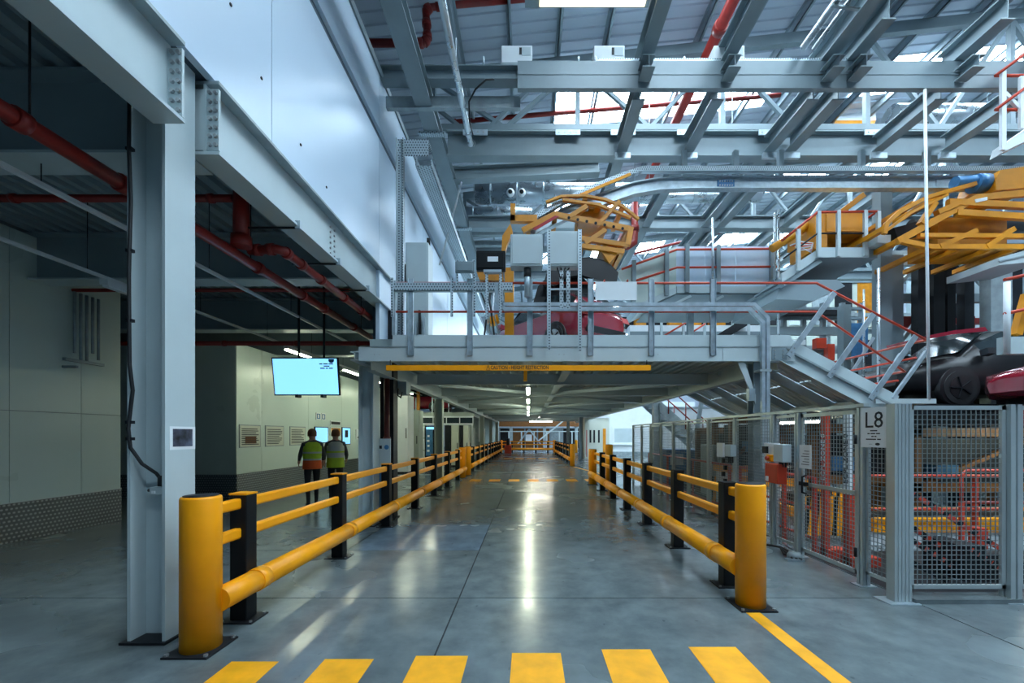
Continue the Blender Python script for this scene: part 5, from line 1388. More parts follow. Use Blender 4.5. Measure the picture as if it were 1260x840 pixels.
MB().prism([W(800, 378, YW), W(832, 362, YW), W(945, 362, YW), W(930, 378, YW)], (0, 1.5, 0)).build('soffit', M['deck'], g)
for a in (850, 890): MB().bar(W(a - 25, 376, YW - .02), W(a, 364, YW - .02), .06, .04, up=(0, 1, 0)).build('soffit_bar', M['paint'], g)
MB().bar((XX(860, YW), YW + .6, 3.3), (XX(860, YW), YW + .6, ZZ(376, YW)), .15, .15).build('leg', M['galvd'], g)
MB().box(XX(832, YW), XX(957, YW), YW + 1.27, YW + 1.3, ZZ(354, YW), ZZ(300, YW)).build('rear_panel', M['clad'], g)

YP = 9.0
g = thing('upper_platform', 'small high platform with red rails carrying the yellow cabinet', 'platform', W(1040, 318, YP))
MB().box(XX(1008, YP), XX(1080, YP), YP, YP + 2.2, ZZ(317, YP), ZZ(306, YP)).build('deck', M['deck'], g)
MB().box(XX(1008, YP), XX(1068, YP), YP - .03, YP, ZZ(317, YP), ZZ(305, YP)).build('kick_plate', M['paint'], g)
MB().prism([W(1008, 305, YP), W(1008, 317, YP), W(962, 348, YP), W(962, 336, YP)], (0, .05, 0)).build('stair_stringer', M['paint'], g)
MB().prism([W(1008, 317, YP + .05), W(962, 348, YP + .05), W(966, 352, YP + .05), W(1012, 322, YP + .05)], (0, 1.9, 0)).build('stair_soffit', M['deck'], g)
for i in range(6): MB().box(XX(965 + 7 * i, YP), XX(973 + 7 * i, YP), YP + .05, YP + 1.2, ZZ(343 - 5 * i, YP), ZZ(341 - 5 * i, YP)).build('tread', M['galv'], g)
MB().path([W(962, 296, YP - .05), W(1006, 261, YP - .05), W(1080, 260, YP - .05)], .025, 8).build('top_rail', M['redr'], g)
MB().path([W(964, 318, YP - .05), W(1006, 287, YP - .05), W(1080, 287, YP - .05)], .018, 8).build('middle_rail', M['steeldk'], g)
MB().tube(W(1080, 260, YP - .05), W(1080, 260, YP - .05) + Vector((0, 2, 0)), .025, 8).build('side_rail', M['redr'], g)
for px, a, b in [(1005, 262, 318), (1029, 261, 317), (1062, 261, 316), (980, 284, 334), (1078, 262, 310)]: MB().box(XX(px, YP) - .035, XX(px, YP) + .035, YP - .09, YP - .03, ZZ(b, YP), ZZ(a, YP)).build('post', M['paint'], g)
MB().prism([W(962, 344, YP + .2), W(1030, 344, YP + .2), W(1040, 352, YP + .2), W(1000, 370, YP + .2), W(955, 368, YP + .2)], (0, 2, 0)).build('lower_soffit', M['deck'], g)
g = thing('yellow_cabinet', 'yellow machine cabinet standing on the small high platform', 'cabinet', (XX(1035, YP + .4), YP + .4, ZZ(305, YP)))
Yq = YP + .3
MB().box(XX(1003, Yq), XX(1067, Yq), Yq, Yq + 1.0, ZZ(287, Yq), ZZ(262, Yq)).box(XX(1003, Yq), XX(1018, Yq), Yq, Yq + .9, ZZ(306, Yq), ZZ(287, Yq)).box(XX(1063, Yq), XX(1067, Yq), Yq, Yq + .9, ZZ(306, Yq), ZZ(287, Yq)).build('body', M['carrier'], g)
MB().box(XX(1018, Yq), XX(1063, Yq), Yq + .5, Yq + .9, ZZ(306, Yq), ZZ(287, Yq)).build('inner_panel', M['orange'], g)
MB().box(XX(1016, Yq), XX(1065, Yq), Yq - .02, Yq, ZZ(285, Yq), ZZ(264, Yq)).build('door', M['carrier'], g)
pipe('yellow_tube', 'slanting yellow tube beside the stairs of the high platform', [W(950, 306, 9.6), W(1003, 272, 9.6)], .09, m='carrier')
MB().bar(W(1003, 286, 10.0), W(1062, 240, 10.0), .1, .12).build('slanting_beam', M['carrier'], label='slanting yellow arm above the yellow cabinet', cat='beam')
g = thing('hose_coil', 'coil of thin pink hoses on the platform stairs', 'hoses', W(985, 305, 9.2))
for i in range(5):
    MB().path([W(972 + 3 * i, 302 + i, 9.25), W(985, 297 + 2 * i, 9.2), W(1000, 299 + i, 9.25), W(998, 306 + i, 9.2), W(984, 308 - i, 9.25)], .012, 6).build('hose', M['redr'] if i % 2 else M['white'], g)

# columns and braces at the fence side
for k, (a, b, top, Y, lab) in enumerate([(1078, 1092, 236, 9.7, 'tall pale blue column rising past the high platform'), (1092, 1106, 316, 10.3, 'pale blue column just right of the tall one'), (1212, 1238, 308, 9.9, 'broad grey column right of the black lift masts'), (1034, 1043, 376, 12.0, 'slim pale column behind the ramp rails')]):
    g = thing('steel_column', lab, 'column', (XX((a + b) / 2, Y), Y, 0))
    x0, x1 = XX(a, Y), XX(b, Y); xm = (x0 + x1) / 2; w = x1 - x0
    MB().ibeam((xm, Y, .02), (xm, Y, ZZ(top, Y)), .24, w, .02, .02, up=(1, 0, 0)).box(x0, x1, Y - .13, Y - .11, .02, ZZ(top, Y)).build('shaft', M['paint2'] if k != 2 else M['galvd'], g)
    MB().box(x0 - .06, x1 + .06, Y - .18, Y + .18, 0, .02).build('base_plate', M['steeldk'], g)
g = thing('tie_frame', 'pale blue cross beam with diagonal braces behind the black masts', 'frame', W(1160, 370, 10.9))
MB().box(XX(1090, 10.9), XX(1222, 10.9), 10.9, 11.05, ZZ(371, 10.9), ZZ(361, 10.9)).build('cross_beam', M['paint2'], g)
for a in (1091, 1214): MB().box(XX(a, 10.9), XX(a, 10.9) + .14, 10.92, 11.04, 0, ZZ(312, 10.9)).build('leg', M['paint2'], g)
MB().bar(W(1096, 358, 10.9), W(1140, 318, 10.9), .09, .07, up=(0, 1, 0)).build('diagonal', M['paint'], g)
MB().bar(W(1176, 318, 10.9), W(1216, 358, 10.9), .09, .07, up=(0, 1, 0)).build('diagonal', M['paint'], g)
MB().bar(W(1094, 440, 10.9), W(1140, 378, 10.9), .09, .07, up=(0, 1, 0)).build('diagonal', M['paint'], g)
MB().box(XX(1060, 10.9), XX(1225, 10.9), 10.9, 11.1, ZZ(318, 10.9), ZZ(308, 10.9)).build('head_beam', M['galvd'], g)
for a in (1112, 1186): MB().box(XX(a, 10.8), XX(a + 14, 10.8), 10.8, 10.9, ZZ(326, 10.8), ZZ(312, 10.8)).build('plate', M['encl'], g)
g = thing('red_cross_beam', 'red cross beam with hanging red blocks behind the masts', 'beam', W(1155, 400, 11.3))
MB().box(XX(1090, 11.3), XX(1224, 11.3), 11.3, 11.45, ZZ(398, 11.3), ZZ(391, 11.3)).build('beam', M['red'], g)
for a, b in [(1112, 1126), (1186, 1200)]: MB().box(XX(a, 11.2), XX(b, 11.2), 11.2, 11.3, ZZ(403, 11.2), ZZ(389, 11.2)).build('block', M['red'], g)
g = thing('hanging_sheet', 'red and orange sheet hanging beyond the masts', 'sheet', W(1205, 330, 11.0))
MB().box(XX(1198, 11.0), XX(1202, 11.0), 10.82, 10.9, ZZ(330, 11.0), ZZ(310, 11.0)).build('orange_strip', M['carrier'], g)
MB().box(XX(1202, 11.0), XX(1210, 11.0), 10.82, 10.9, ZZ(330, 11.0), ZZ(310, 11.0)).build('sheet', M['redr'], g)

# platforms at the picture edge
YR = 7.6
g = thing('edge_platform', 'pale platform with red handrails at the upper picture edge', 'platform', W(1250, 188, YR))
MB().prism([W(1236, 186, YR), W(1240, 174, YR), W(1290, 140, YR), W(1290, 160, YR)], (0, .25, 0)).build('deck', M['white'], g)
for px, a, b in [(1232, 88, 186), (1255, 96, 160)]: MB().box(XX(px, YR) - .04, XX(px, YR) + .04, YR - .05, YR, ZZ(b, YR), ZZ(a, YR)).build('post', M['white'], g)
for y in (93, 135):
    MB().path([W(1290, 45 + (y - 93), YR - .06), W(1225, y, YR - .06)], .025, 8).build('rail', M['redr'], g)
    MB().tube(W(1225, y, YR + 0.02), W(1290, y, YR + .02), .025, 8).build('cross_rail', M['redr'], g)
MB().bar(W(1236, 115, YR), W(1270, 150, YR), .06, .05, up=(0, 1, 0)).build('brace', M['white'], g)
g = thing('edge_platform', 'pale platform end with a yellow brace at the picture edge above the cars', 'platform', W(1250, 435, 6.4))
Ye = 6.4
MB().box(XX(1237, Ye), XX(1300, Ye), Ye, Ye + .12, ZZ(435, Ye), ZZ(414, Ye)).build('deck_edge', M['paint'], g)
MB().tube(W(1239, 435, Ye - .02), W(1239, 347, Ye - .02), .04, 10).build('post', M['white'], g)
for y in (344, 386): MB().path([W(1300, y - 14, Ye - .02), W(1236, y, Ye - .02)], .025, 8).build('rail', M['redr'], g)
MB().bar(W(1250, 412, Ye + .1), W(1264, 362, Ye + .1), .1, .1, up=(0, 1, 0)).build('brace', M['carrier'], g)
g = thing('edge_walkway', 'grey walkway end under the big yellow carrier at the picture edge', 'walkway', W(1250, 325, 8.0))
MB().prism([W(1229, 317, 8.0), W(1290, 300, 8.0), W(1290, 320, 8.0), W(1229, 326, 8.0)], (0, 1, 0)).build('deck', M['paint'], g)
MB().bar(W(1229, 322, 8.0), W(1290, 308, 8.0), .03, .03).build('rib', M['galvd'], g)

# ---- background machinery frames seen over the ramp and the mezzanine edge
def frame_stack(label, px0, px1, py0, py1, Y, nv, rows, m='paint2', accents=()):
    g = thing('machine_rack', label, 'machine frame', (XX((px0 + px1) / 2, Y), Y, 0))
    for i in range(nv):
        x = XX(px0 + (px1 - px0) * i / (nv - 1), Y)
        MB().box(x - .06, x + .06, Y, Y + .12, 0, ZZ(py0, Y)).build('upright', M[m], g)
    for py, h in rows: MB().box(XX(px0, Y), XX(px1, Y), Y - .03, Y + .1, ZZ(py + h, Y), ZZ(py, Y)).build('cross_rail', M[m], g)
    for (a, b, c_, d, mm) in accents: MB().box(XX(a, Y), XX(c_, Y), Y - .25, Y - .05, ZZ(d, Y), ZZ(b, Y)).build('unit', M[mm], g)
    return g
frame_stack('pale machine frame behind the ramp rails', 942, 1062, 372, 470, 13.0, 6, [(378, 3), (390, 3), (402, 10), (430, 4)], accents=[(945, 384, 1030, 390, 'steeldk'), (998, 418, 1010, 430, 'redr'), (1012, 425, 1020, 445, 'redr'), (1040, 400, 1060, 440, 'bluecab'), (965, 420, 985, 426, 'white')])
frame_stack('darker machine frame farther behind the ramp', 960, 1140, 380, 490, 16.0, 7, [(385, 4), (405, 5), (425, 5), (445, 6)], 'galvd', accents=[(1085, 440, 1110, 462, 'steeldk'), (1050, 420, 1075, 450, 'steeldk'), (1100, 452, 1130, 486, 'orange'), (1112, 396, 1122, 404, 'white'), (1065, 392, 1085, 404, 'cream')])
frame_stack('machine frame with orange drives behind the ramp end', 1085, 1145, 420, 500, 11.6, 3, [(432, 3), (455, 4)], 'galvd', accents=[(1100, 465, 1132, 492, 'orange'), (1128, 445, 1150, 460, 'carrier'), (1092, 440, 1112, 462, 'steeldk'), (1126, 472, 1140, 492, 'steeldk')])
g = thing('assembly_line', 'distant assembly line with yellow units seen under the panelled walkway', 'conveyor', (4, 15, 3.3))
Y = 15.0
MB().box(XX(775, Y), XX(945, Y), Y, Y + .4, ZZ(413, Y), ZZ(400, Y)).build('bed', M['white'], g)
MB().box(XX(775, Y), XX(945, Y), Y - .05, Y, ZZ(413, Y), ZZ(408, Y)).build('lower_rail', M['paint2'], g)
for a in (776, 930): MB().box(XX(a, Y), XX(a, Y) + .2, Y + .1, Y + .3, 3.28 if a == 776 else 0, ZZ(413, Y)).build('leg', M['galvd'], g)
MB().box(XX(770, Y), XX(945, Y), Y + .6, Y + .7, ZZ(399, Y), ZZ(384, Y)).build('rear_guard', M['steeldk'], g)
for a, b in [(784, 797), (826, 842), (852, 866), (878, 896)]: MB().box(XX(a, Y), XX(b, Y), Y + .2, Y + .5, ZZ(399, Y), ZZ(388, Y)).build('yellow_unit', M['carrier'], g)
for a in (813, 840, 866, 900, 920): MB().box(XX(a, Y) - .04, XX(a, Y) + .04, Y - .1, Y - .05, ZZ(413, Y), ZZ(388, Y)).build('upright', M['paint'], g)
for a, b, c_, d in [(817, 413, 857, 389), (845, 413, 868, 398)]: MB().tube(W(a, b, Y - .3), W(c_, d, Y - .3), .03, 8).build('slant_rail', M['redr'], g)
MB().prism([W(882, 412, Y - .2), W(905, 398, Y - .2), W(920, 400, Y - .2), W(900, 412, Y - .2)], (0, .5, 0)).build('chute', M['steeldk'], g)
for k, (px0, px1, py0, py1, Y, m) in enumerate([(1050, 1135, 520, 545, 17, 'cream'), (945, 1060, 460, 500, 20, 'cab'), (1000, 1262, 452, 530, 14.2, 'steeldk'), (1150, 1260, 300, 420, 20, 'deck'), (940, 1080, 330, 400, 24, 'cab')]):
    g = thing('machine_cell', ['low cream machine cell deep behind the letter sign', 'pale machine cell deep behind the ramp', 'wide dull machine cell behind the front mesh panels', 'dark tall machine cell beyond the black masts', 'pale high machine cell beyond the small platform'][k], 'machine', (XX((px0 + px1) / 2, Y), Y, 0))
    x0, x1 = XX(px0, Y), XX(px1, Y)
    MB().box(x0, x1, Y, Y + 1.5, 0, ZZ(py0, Y)).build('housing', M[m], g)
    n = 5
    for i in range(n): MB().box(x0 + (x1 - x0) * (i + .1) / n, x0 + (x1 - x0) * (i + .85) / n, Y - .05, Y, max(.2, ZZ(py1, Y)), ZZ(py0, Y) - .2).build('door', M[['encl', 'galvd', 'steeldk', 'orange', 'steeldk'][(i + k) % 5] if k != 2 else ['steeldk', 'orange', 'steeldk', 'steeldk', 'orange'][i]], g)
    MB().box(x0, x1, Y - .08, Y - .02, ZZ(py0, Y) - .15, ZZ(py0, Y)).build('top_rail', M['paint2'], g)

# ================================================================ UNDER THE MEZZANINE: WALKWAY SIDE
def cabinet(label, x0, x1, y, dep, h, m, doors=1, name='storage_cabinet'):
    g = thing(name, label, 'cabinet', ((x0 + x1) / 2, y, 0))
    MB().box(x0, x1, y, y + dep, .08, h).build('body', M[m], g)
    MB().box(x0 + .03, x1 - .03, y + .04, y + dep, 0, .08).build('plinth', M['steeldk'], g)
    w = (x1 - x0) / doors
    for i in range(doors):
        d = MB().box(x0 + w * i + .012, x0 + w * (i + 1) - .012, y - .02, y, .12, h - .05).build('door', M[m], g)
        MB().box(x0 + w * (i + 1) - .09, x0 + w * (i + 1) - .06, y - .05, y - .02, h * .45, h * .58).build('handle', M['steeldk'], d)
    return g
cabinet('tall white cubicle standing past the corner column', -5.75, -5.12, 18, .9, 3.35, 'white', 1)
cabinet('grey-green cupboard beside the tall white cubicle', -5.35, -4.98, 19.2, .8, 2.78, 'cab', 1)
g = thing('poster_unit', 'white unit with three red-printed panels beside the dark vending machine', 'display', (-5.4, 21.5, 0))
MB().box(-5.80, -5.28, 21.6, 22.2, 0, 2.2).build('body', M['cab'], g)
for i in range(3):
    z = .28 + .62 * i
    p = MB().box(-5.79, -5.29, 21.56, 21.6, z, z + .56).build('panel', M['white'], g)
    MB().lathe([(.10, 0), (.10, -.01)], (-5.46, 21.555, z + .26), 10, 'y').build('red_print', M['inkred'], p)
    MB().box(-5.54, -5.38, 21.545, 21.555, z + .1, z + .2).build('red_print', M['inkred'], p)
g = thing('vending_machine', 'dark vending machine between the printed panels and the column', 'vending machine', (-5, 21.5, 0))
MB().box(-5.26, -4.72, 21.5, 22.2, .05, 2.12).build('body', M['steeldk'], g)
MB().box(-5.20, -4.85, 21.47, 21.5, .6, 1.9).build('window', M['bluecab'], g)
MB().box(-5.18, -4.80, 21.465, 21.5, 1.93, 2.06).build('header', M['screen2'], g)
for i in range(4): MB().box(-5.14 + .02 * (i % 2), -5.02, 21.455, 21.47, .8 + .25 * i, .9 + .25 * i).build('product', M['white'], g)
MB().box(-5.2, -4.8, 21.4, 22.1, 0, .05).build('foot', M['steeldk'], g)
for k, (x0, x1, m, d) in enumerate([(-4.35, -4.02, 'steeldk', 1), (-4.0, -3.62, 'cream', 1), (-3.58, -3.4, 'steeldk', 1), (-3.38, -3.12, 'cream', 1)]):
    cabinet('%s narrow cabinet behind the first inner column' % ['first dark', 'first cream', 'second dark', 'second cream'][k], x0, x1, 22.0, .6, 2.15, m, d, 'locker')
for k in range(3): cabinet('%s cream locker in the row receding beside the far barrier' % ORD[k], -3.55, -3.05, 24.6 + 2.4 * k if k else 22.9, .5, 2.1, ['cream', 'white', 'cream'][k], 1, 'locker')
g = thing('glazed_header', 'dark glazed strip over the cabinet row', 'window strip', (-4.4, 22.6, 2.2))
MB().box(-5.8, -2.95, 22.62, 22.72, 2.2, 2.28).box(-5.8, -2.95, 22.62, 22.72, 2.58, 2.66).build('frame', M['white'], g)
for i in range(4): MB().box(-5.78 + .71 * i, -5.12 + .71 * i, 22.64, 22.69, 2.28, 2.58).build('pane', M['glass'], g)
for i in range(5): MB().box(-5.82 + .71 * i, -5.78 + .71 * i, 22.61, 22.73, 2.28, 2.58).build('mullion', M['white'], g)
for x in (-5.8, -3.05): MB().box(x, x + .08, 22.63, 22.71, 0, 2.2).build('leg', M['white'], g)
g = thing('poster_stand', 'grey poster stand with a blue car picture behind the barrier', 'poster', (-2.72, 8.03, 0))
MB().box(-2.89, -2.61, 8.0, 8.03, .75, 1.58).build('board', M['encl'], g)
MB().box(-2.88, -2.62, 7.995, 8.0, .35, .98).build('picture', M['bluecab'], g)
MB().box(-2.89, -2.61, 8.002, 8.03, .3, .75).build('lower_board', M['bluecab'], g)
MB().lathe([(.045, 0), (.045, -.005)], (-2.68, 7.995, 1.42), 14, 'y').build('round_mark', M['bluecab'], g)
MB().box(-2.84, -2.77, 7.995, 8.0, 1.39, 1.45).build('logo', M['ink'], g)
for x in (-2.84, -2.66): MB().box(x, x + .03, 8.03, 8.15, 0, .35).build('foot', M['steeldk'], g)
MB().box(-2.84, -2.63, 8.03, 8.06, .2, .8).build('back_strut', M['steeldk'], g)
g = thing('cable_box', 'dark grey trunking box hanging under the girder end', 'box', (-2.45, 8.4, 2.4))
MB().box(XX(484, 8.4), XX(496, 8.4), 8.62, 8.95, 2.48, 2.74).build('body', M['galvd'], g)
MB().path([W(490, 478, 8.38), W(489, 486, 8.3), W(493, 489, 8.3), W(495, 482, 8.38)], .012, 6).build('cable_loop', M['rubber'], g)
g = thing('fire_point', 'small red and dark fire point at the end barrier', 'fire point', (-1.75, 37.5, 0))
MB().box(-2.1, -1.5, 37.5, 37.9, 0, .75).build('stand', M['redr'], g)
MB().tube((-1.8, 37.7, .75), (-1.8, 37.7, 1.35), .15, 12).build('extinguisher', M['steeldk'], g)

# ================================================================ END OF THE AISLE
g = thing('end_conveyor', 'dark orange overhead conveyor across the end of the aisle', 'conveyor', (0, 45, 0))
MB().box(-6, 9, 45, 45.6, 2.55, 3.1).build('beam', M['brown'], g)
MB().box(-6, 9, 45.1, 45.5, 3.1, 4.3).build('housing', M['steeldk'], g)
for x in (-5.5, -2, 1.6, 5, 8.5): MB().box(x, x + .3, 45.1, 45.4, 0, 2.55).build('leg', M['galvd'], g)
g = thing('end_machine', 'brown-orange machine wall at the end of the aisle', 'machine', (0.2, 47, 0))
MB().box(-5, 8.5, 47, 48, 0, 2.5).build('housing', M['deck'], g)
for i, m in enumerate(['galvd', 'steeldk', 'brown', 'brown', 'brown', 'galvd', 'steeldk', 'steeldk', 'cab']): MB().box(-4.5 + 1.4 * i, -3.25 + 1.4 * i, 46.95, 47, .2, 2.35).build('door', M[m], g)
for x in (-1.2, 1.4): MB().bar((x, 46.7, .6), (.1, 46.7, 2.3), .16, .1, up=(0, 1, 0)).build('brace', M['galv'], g)
MB().box(-.3, .4, 46.6, 46.68, .9, 1.7).build('notice', M['white'], g)
g = thing('end_railing', 'pale guard railing behind the end barrier', 'railing', (0, 41.5, 0))
MB().bar((-3.2, 41.5, 2.0), (5.5, 41.5, 2.0), .08, .08).build('rail', M['paint'], g)
for i in range(8): MB().box(-3.2 + 1.24 * i, -3.08 + 1.24 * i, 41.45, 41.55, 0, 2.0).build('post', M['paint'], g)
MB().bar((.9, 41.4, 1.0), (3.4, 41.4, 3.0), .12, .12, up=(0, 1, 0)).build('diagonal', M['paint'], g)

# ================================================================ WHITE OFFICE, CABIN AND STAIRS ON THE FENCE SIDE
g = thing('white_office', 'white flat-fronted office with a window under the mezzanine on the fence side', 'office', (8.5, 33, 0))
MB().box(5.35, 13, 33, 39, 0.35, 4.25).build('wall', M['white'], g)
MB().box(5.35, 13, 32.97, 39, 0, .35).build('plinth', M['galvd'], g)
MB().box(6.6, 8.2, 32.94, 33, .95, 2.25).build('window_frame', M['white'], g)
MB().box(6.72, 8.08, 32.92, 32.94, 1.08, 2.15).build('window_pane', M['encl'], g)
MB().box(6.5, 8.3, 32.8, 33, .88, .95).build('window_sill', M['white'], g)
g = thing('cream_cabin', 'cream cabin with narrow doors in front of the white office', 'cabin', (4.7, 30, 0))
MB().box(4.0, 5.75, 30, 32.5, 0, 2.85).build('wall', M['cream'], g)
for i, (a, m) in enumerate([(4.12, 'inkred'), (4.35, 'steeldk'), (4.62, 'steeldk'), (4.95, 'steeldk')]): MB().box(a, a + (.05 if i == 0 else .12), 29.96, 30, .1 if i == 0 else 1.1, 2.0).build('slot_window', M[m], g)
MB().box(5.3, 5.5, 29.94, 30, .1, 2.1).build('door', M['carrier'], g)
MB().box(3.95, 5.8, 29.95, 32.5, 2.85, 2.95).build('roof', M['white'], g)
g = thing('warning_beacon', 'orange beacon lamp mounted above the cream cabin', 'beacon', (3.7, 27, 3.0))
MB().lathe([(.12, 0), (.14, .1), (.14, .3), (.08, .42)], (3.75, 27, 3.05), 12).build('lamp', M['carrier'], g)
MB().box(3.6, 3.9, 26.9, 27.1, 2.95, 3.05).build('base', M['steeldk'], g)
g = thing('steel_staircase', 'dark steel staircase with dark red rails behind the mesh fence', 'stairs', (6, 16.5, 0))
A0, A1 = Vector((4.7, 16.2, 3.05)), Vector((8.0, 16.2, .1))
for y in (16.2, 17.4): MB().bar(A0 + Vector((0, y - 16.2, 0)), A1 + Vector((0, y - 16.2, 0)), .34, .05, up=(0, 1, 0)).build('stringer', M['galvd'], g)
for i in range(13):
    t = (i + .5) / 13; p = A0.lerp(A1, t); MB().box(p.x - .14, p.x + .14, 16.22, 17.38, p.z - .02, p.z + .02).build('tread', M['galv'], g)
for y in (16.15, 17.45):
    for h in (.5, 1.0): MB().tube(Vector((4.7, y, 3.05 + h)), Vector((8.0, y, .1 + h)), .025, 8).build('rail', M['red'], g)
    for i in range(6):
        t = i / 5; p = A0.lerp(A1, t); MB().tube((p.x, y, p.z), (p.x, y, p.z + 1.0), .022, 8).build('rail_post', M['red'], g)
MB().bar(Vector((5.9, 15.6, 0)), Vector((6.4, 15.6, 2.9)), .12, .12, up=(0, 1, 0)).build('raking_post', M['galvd'], g)
g = thing('white_partition', 'plain white partition wall behind the dark staircase', 'partition', (9, 21, 0))
MB().box(6.2, 14, 21, 21.2, 0, 2.95).build('sheet', M['white'], g); MB().box(6.2, 14, 20.95, 21.25, 2.95, 3.05).build('capping', M['galvd'], g)
for k, (x, y, h) in enumerate([(4.6, 10.5, 1.4), (5.2, 12.2, 1.7), (4.4, 13.4, 1.2)]):
    g = thing('floor_machine', ['grey floor machine with a red guard behind the plain mesh panels', 'dark floor machine behind the plain mesh panels', 'low blue floor machine at the far end of the mesh fence'][k], 'machine', (x, y, 0))
    MB().box(x, x + 1.1, y, y + .8, .1, h).build('body', M[['galvd', 'steeldk', 'bluecab'][k]], g, bevel=.02)
    MB().box(x + .05, x + 1.05, y + .05, y + .75, 0, .1).build('base', M['steeldk'], g)
    MB().box(x + .1, x + .5, y - .04, y, h - .5, h - .15).build('control_face', M['encl'], g)
    MB().tube((x + .8, y + .4, h), (x + .8, y + .4, h + .35), .03, 8).build('stack_lamp', M['redr'], g)

# ================================================================ PEOPLE
def skin_mesh(name, verts, edges, radii, root=0, sub=2):
    me = bpy.data.meshes.new(name); me.from_pydata(verts, edges, [])
    o = bpy.data.objects.new(name, me); COL.objects.link(o)
    md = o.modifiers.new('skin', 'SKIN'); md.use_smooth_shade = True
    sv = me.skin_vertices[0].data
    for i, r in enumerate(radii):
        sv[i].radius = r if isinstance(r, tuple) else (r, r); sv[i].use_root = (i == root)
    s2 = o.modifiers.new('sub', 'SUBSURF'); s2.levels = sub; s2.render_levels = sub
    dg = bpy.context.evaluated_depsgraph_get()
    out = bpy.data.meshes.new_from_object(o.evaluated_get(dg))
    bpy.data.objects.remove(o)
    out.name = name
    return out


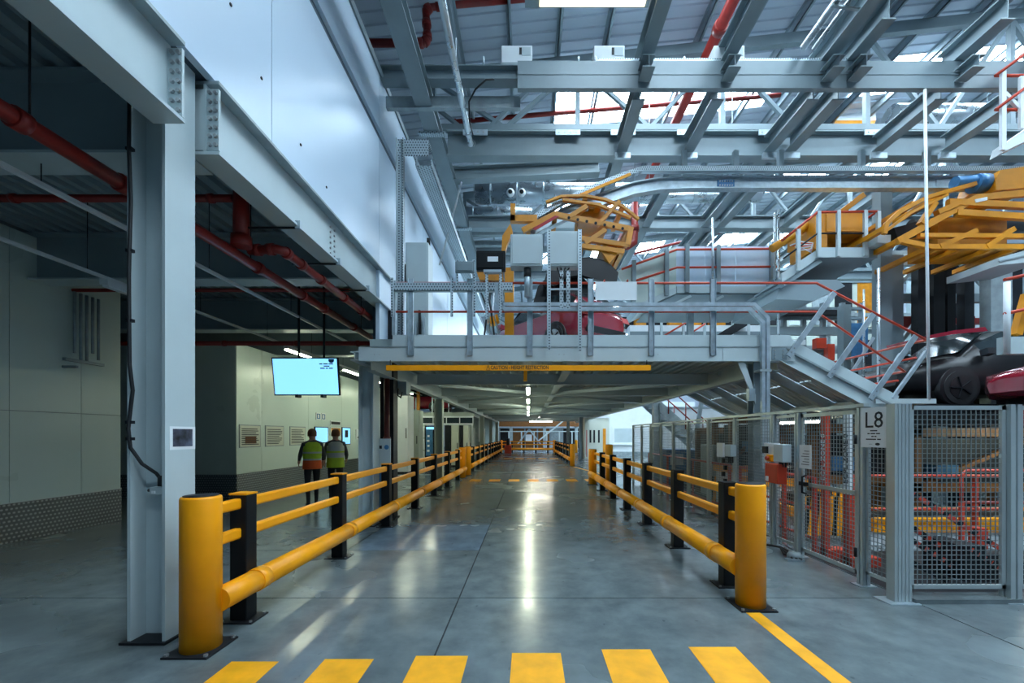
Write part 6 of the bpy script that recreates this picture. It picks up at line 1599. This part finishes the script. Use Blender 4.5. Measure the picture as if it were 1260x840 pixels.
def person(label, loc, yaw, stride, arm_bend, vest_mats, look=0):
    g = thing('person', label, 'person', loc)
    V, E, R = [], [], []
    def v(p, r, par=None):
        V.append(p); R.append(r); i = len(V) - 1
        if par is not None: E.append((par, i))
        return i
    # facing +Y locally; x = right
    pel = v((0, 0, .96), (.165, .115)); 
    wai = v((0, .0, 1.12), (.15, .105), pel); che = v((0, .0, 1.32), (.185, .125), wai); sho = v((0, -.01, 1.46), (.14, .09), che)
    nec = v((0, .01, 1.53), .055, sho); jaw = v((0, .03, 1.60), (.07, .08), nec); hea = v((0, .02, 1.69), (.078, .098), jaw); top = v((0, .01, 1.76), (.06, .075), hea)
    nose = v((0, .125, 1.655), .012, hea)
    for s in (-1, 1): v((s * .085, .005, 1.665), .016, hea)
    hands = []
    for s in (-1, 1):
        sh = v((s * .17, -.01, 1.43), .075, sho)
        fw = arm_bend[0 if s < 0 else 1]
        el = v((s * .25, -.02 + fw * .05, 1.17), .05, sh)
        wr = v((s * .25, .02 + fw * .20, .95 + fw * .12), .033, el)
        pa = v((s * .25, .04 + fw * .25, .88 + fw * .13), (.018, .036), wr)
        dirv = Vector((0, .02 + fw * .05, -.07 + fw * .01)).normalized()
        for k, (off, ln) in enumerate([(-.03, .075), (-.01, .09), (.012, .085), (.032, .065)]):
            b = Vector((s * .25, .04 + fw * .25 + off, .88 + fw * .13)) + dirv * .04
            k1 = v(tuple(b), .0095, pa); k2 = v(tuple(b + dirv * ln * .55 + Vector((-s * .006, 0, 0))), .009, k1); v(tuple(b + dirv * ln + Vector((-s * .02, 0, 0))), .008, k2)
        t1 = v((s * .24, .075 + fw * .25, .90 + fw * .13), .011, pa); v((s * .225, .10 + fw * .25, .865 + fw * .13), .009, t1)
        # leg
        d = stride * s
        hp = v((s * .095, .0, .90), .10, pel); kn = v((s * .10, .5 * d + .03, .50), .062, hp)
        an = v((s * .10, d - .02, .10), .042, kn); he = v((s * .10, d, .05), (.045, .045), an); v((s * .115, d + .17, .035), (.045, .032), he)
    me = skin_mesh('body', V, E, R, 0, 2)
    for m in ('skin', 'sleeve', 'trous', 'boot'): me.materials.append(M[m])
    for p in me.polygons:
        c = p.center
        p.material_index = 0 if c.z > 1.525 or (abs(c.x) > .2 and c.z < .95 + .10) and c.z > .7 else 3 if c.z < .13 else 2 if c.z < 1.0 and abs(c.x) < .21 else 1
        p.use_smooth = True
    o = bpy.data.objects.new('body', me); COL.objects.link(o); o.parent = g; BASE[o.name] = BASE[g.name]
    # vest: loose shell over the torso, yellow with an orange hem and grey tape
    rows = [(.86, .205, .15), (.98, .20, .15), (1.06, .195, .15), (1.10, .195, .15), (1.22, .205, .155), (1.26, .207, .155), (1.36, .215, .155), (1.44, .205, .13), (1.49, .13, .085)]
    n = 20; mb = MB(); vv = []
    for z, a, b in rows:
        for i in range(n):
            t = 2 * PI * i / n; cx, cy = math.cos(t), math.sin(t)
            q = (abs(cx) ** .8) * (1 if cx > 0 else -1)
            vv.append((loc[0] + a * q, loc[1] + b * cy, loc[2] + z))
    for j in range(len(rows) - 1):
        z = (rows[j][0] + rows[j + 1][0]) / 2
        mi = 1 if z < 1.03 else 2 if (1.06 < z < 1.10 or 1.22 < z < 1.26) else 0
        mb.add([], [])
        for i in range(n):
            mb.f.append([j * n + i, j * n + (i + 1) % n, (j + 1) * n + (i + 1) % n, (j + 1) * n + i]); mb.sm.append(True); mb.mi.append(mi)
    mb.v = vv
    mb.build('vest', [M[m] for m in vest_mats], g)
    # hair: rounded cap
    mb = MB(); hv = []; n2 = 16; rings = [(0, .112), (.05, .113), (.10, .098), (.135, .06), (.148, .012)]
    for dz, r in rings:
        for i in range(n2):
            t = 2 * PI * i / n2; x, y = r * .86 * math.cos(t), r * 1.08 * math.sin(t)
            fz = 1.655 + dz + (.055 if (y > .03 and dz == 0) else -.035 if dz == 0 else 0)
            hv.append((loc[0] + x, loc[1] + .01 + y, loc[2] + fz))
    mb.v = hv
    for j in range(len(rings) - 1):
        for i in range(n2): mb.f.append([j * n2 + i, j * n2 + (i + 1) % n2, (j + 1) * n2 + (i + 1) % n2, (j + 1) * n2 + i]); mb.sm.append(True); mb.mi.append(0)
    mb.f.append([(len(rings) - 1) * n2 + i for i in range(n2)]); mb.sm.append(True); mb.mi.append(0)
    mb.build('hair', M['hair'], g)
    for s in (-1, 1):
        MB().lathe([(.004, .0), (.012, .004), (.004, .01)], (loc[0] + s * .032, loc[1] + .10, loc[2] + 1.675), 8, 'y').build('eye', M['ink'], g)
    MB().box(loc[0] - .022, loc[0] + .022, loc[1] + .098, loc[1] + .104, loc[2] + 1.612, loc[2] + 1.62).build('mouth', M['inkred'], g)
    g.rotation_euler = (0, 0, yaw)
    return g


person('person in a yellow vest with a bright orange hem walking away, hands forward', (-5.06, 9.9, 0), math.radians(35), .12, (.8, .5), ('vest', 'vesto', 'refl'))
person('person in a pale yellow-green vest walking beside the orange-hemmed one', (-4.72, 10.35, 0), math.radians(25), -.14, (.6, .9), ('refl', 'vest', 'vest'))
x, y, z = 7.0, 10.95, 2.0
g = thing('cell_light', 'lit tube light on a stand deep inside the fenced cell', 'light', (x, y, 0))
MB().box(x - .06, x + .06, y - .75, y + .75, z, z + .04).build('housing', M['white'], g)
MB().box(x - .045, x + .045, y - .73, y + .73, z - .05, z).build('tube', M['tubeE'], g)
MB().tube((x, y, 0.02), (x, y, z - .05), .03, 8).build('stand', M['galvd'], g)
MB().lathe([(.2, 0), (.2, .02)], (x, y, 0), 14).build('foot', M['steeldk'], g)
g = thing('cell_light', 'added tube light out of view under the lift table, brightening the fenced cell', 'light', (9, 6.9, 1.7))  # added lamp beyond the frame edge, only there to brighten the cell
MB().box(8.2, 9.7, 6.84, 6.96, 1.76, 1.82).build('housing', M['white'], g)
MB().box(8.22, 9.68, 6.855, 6.945, 1.71, 1.76).build('tube', M['tubeB'], g)
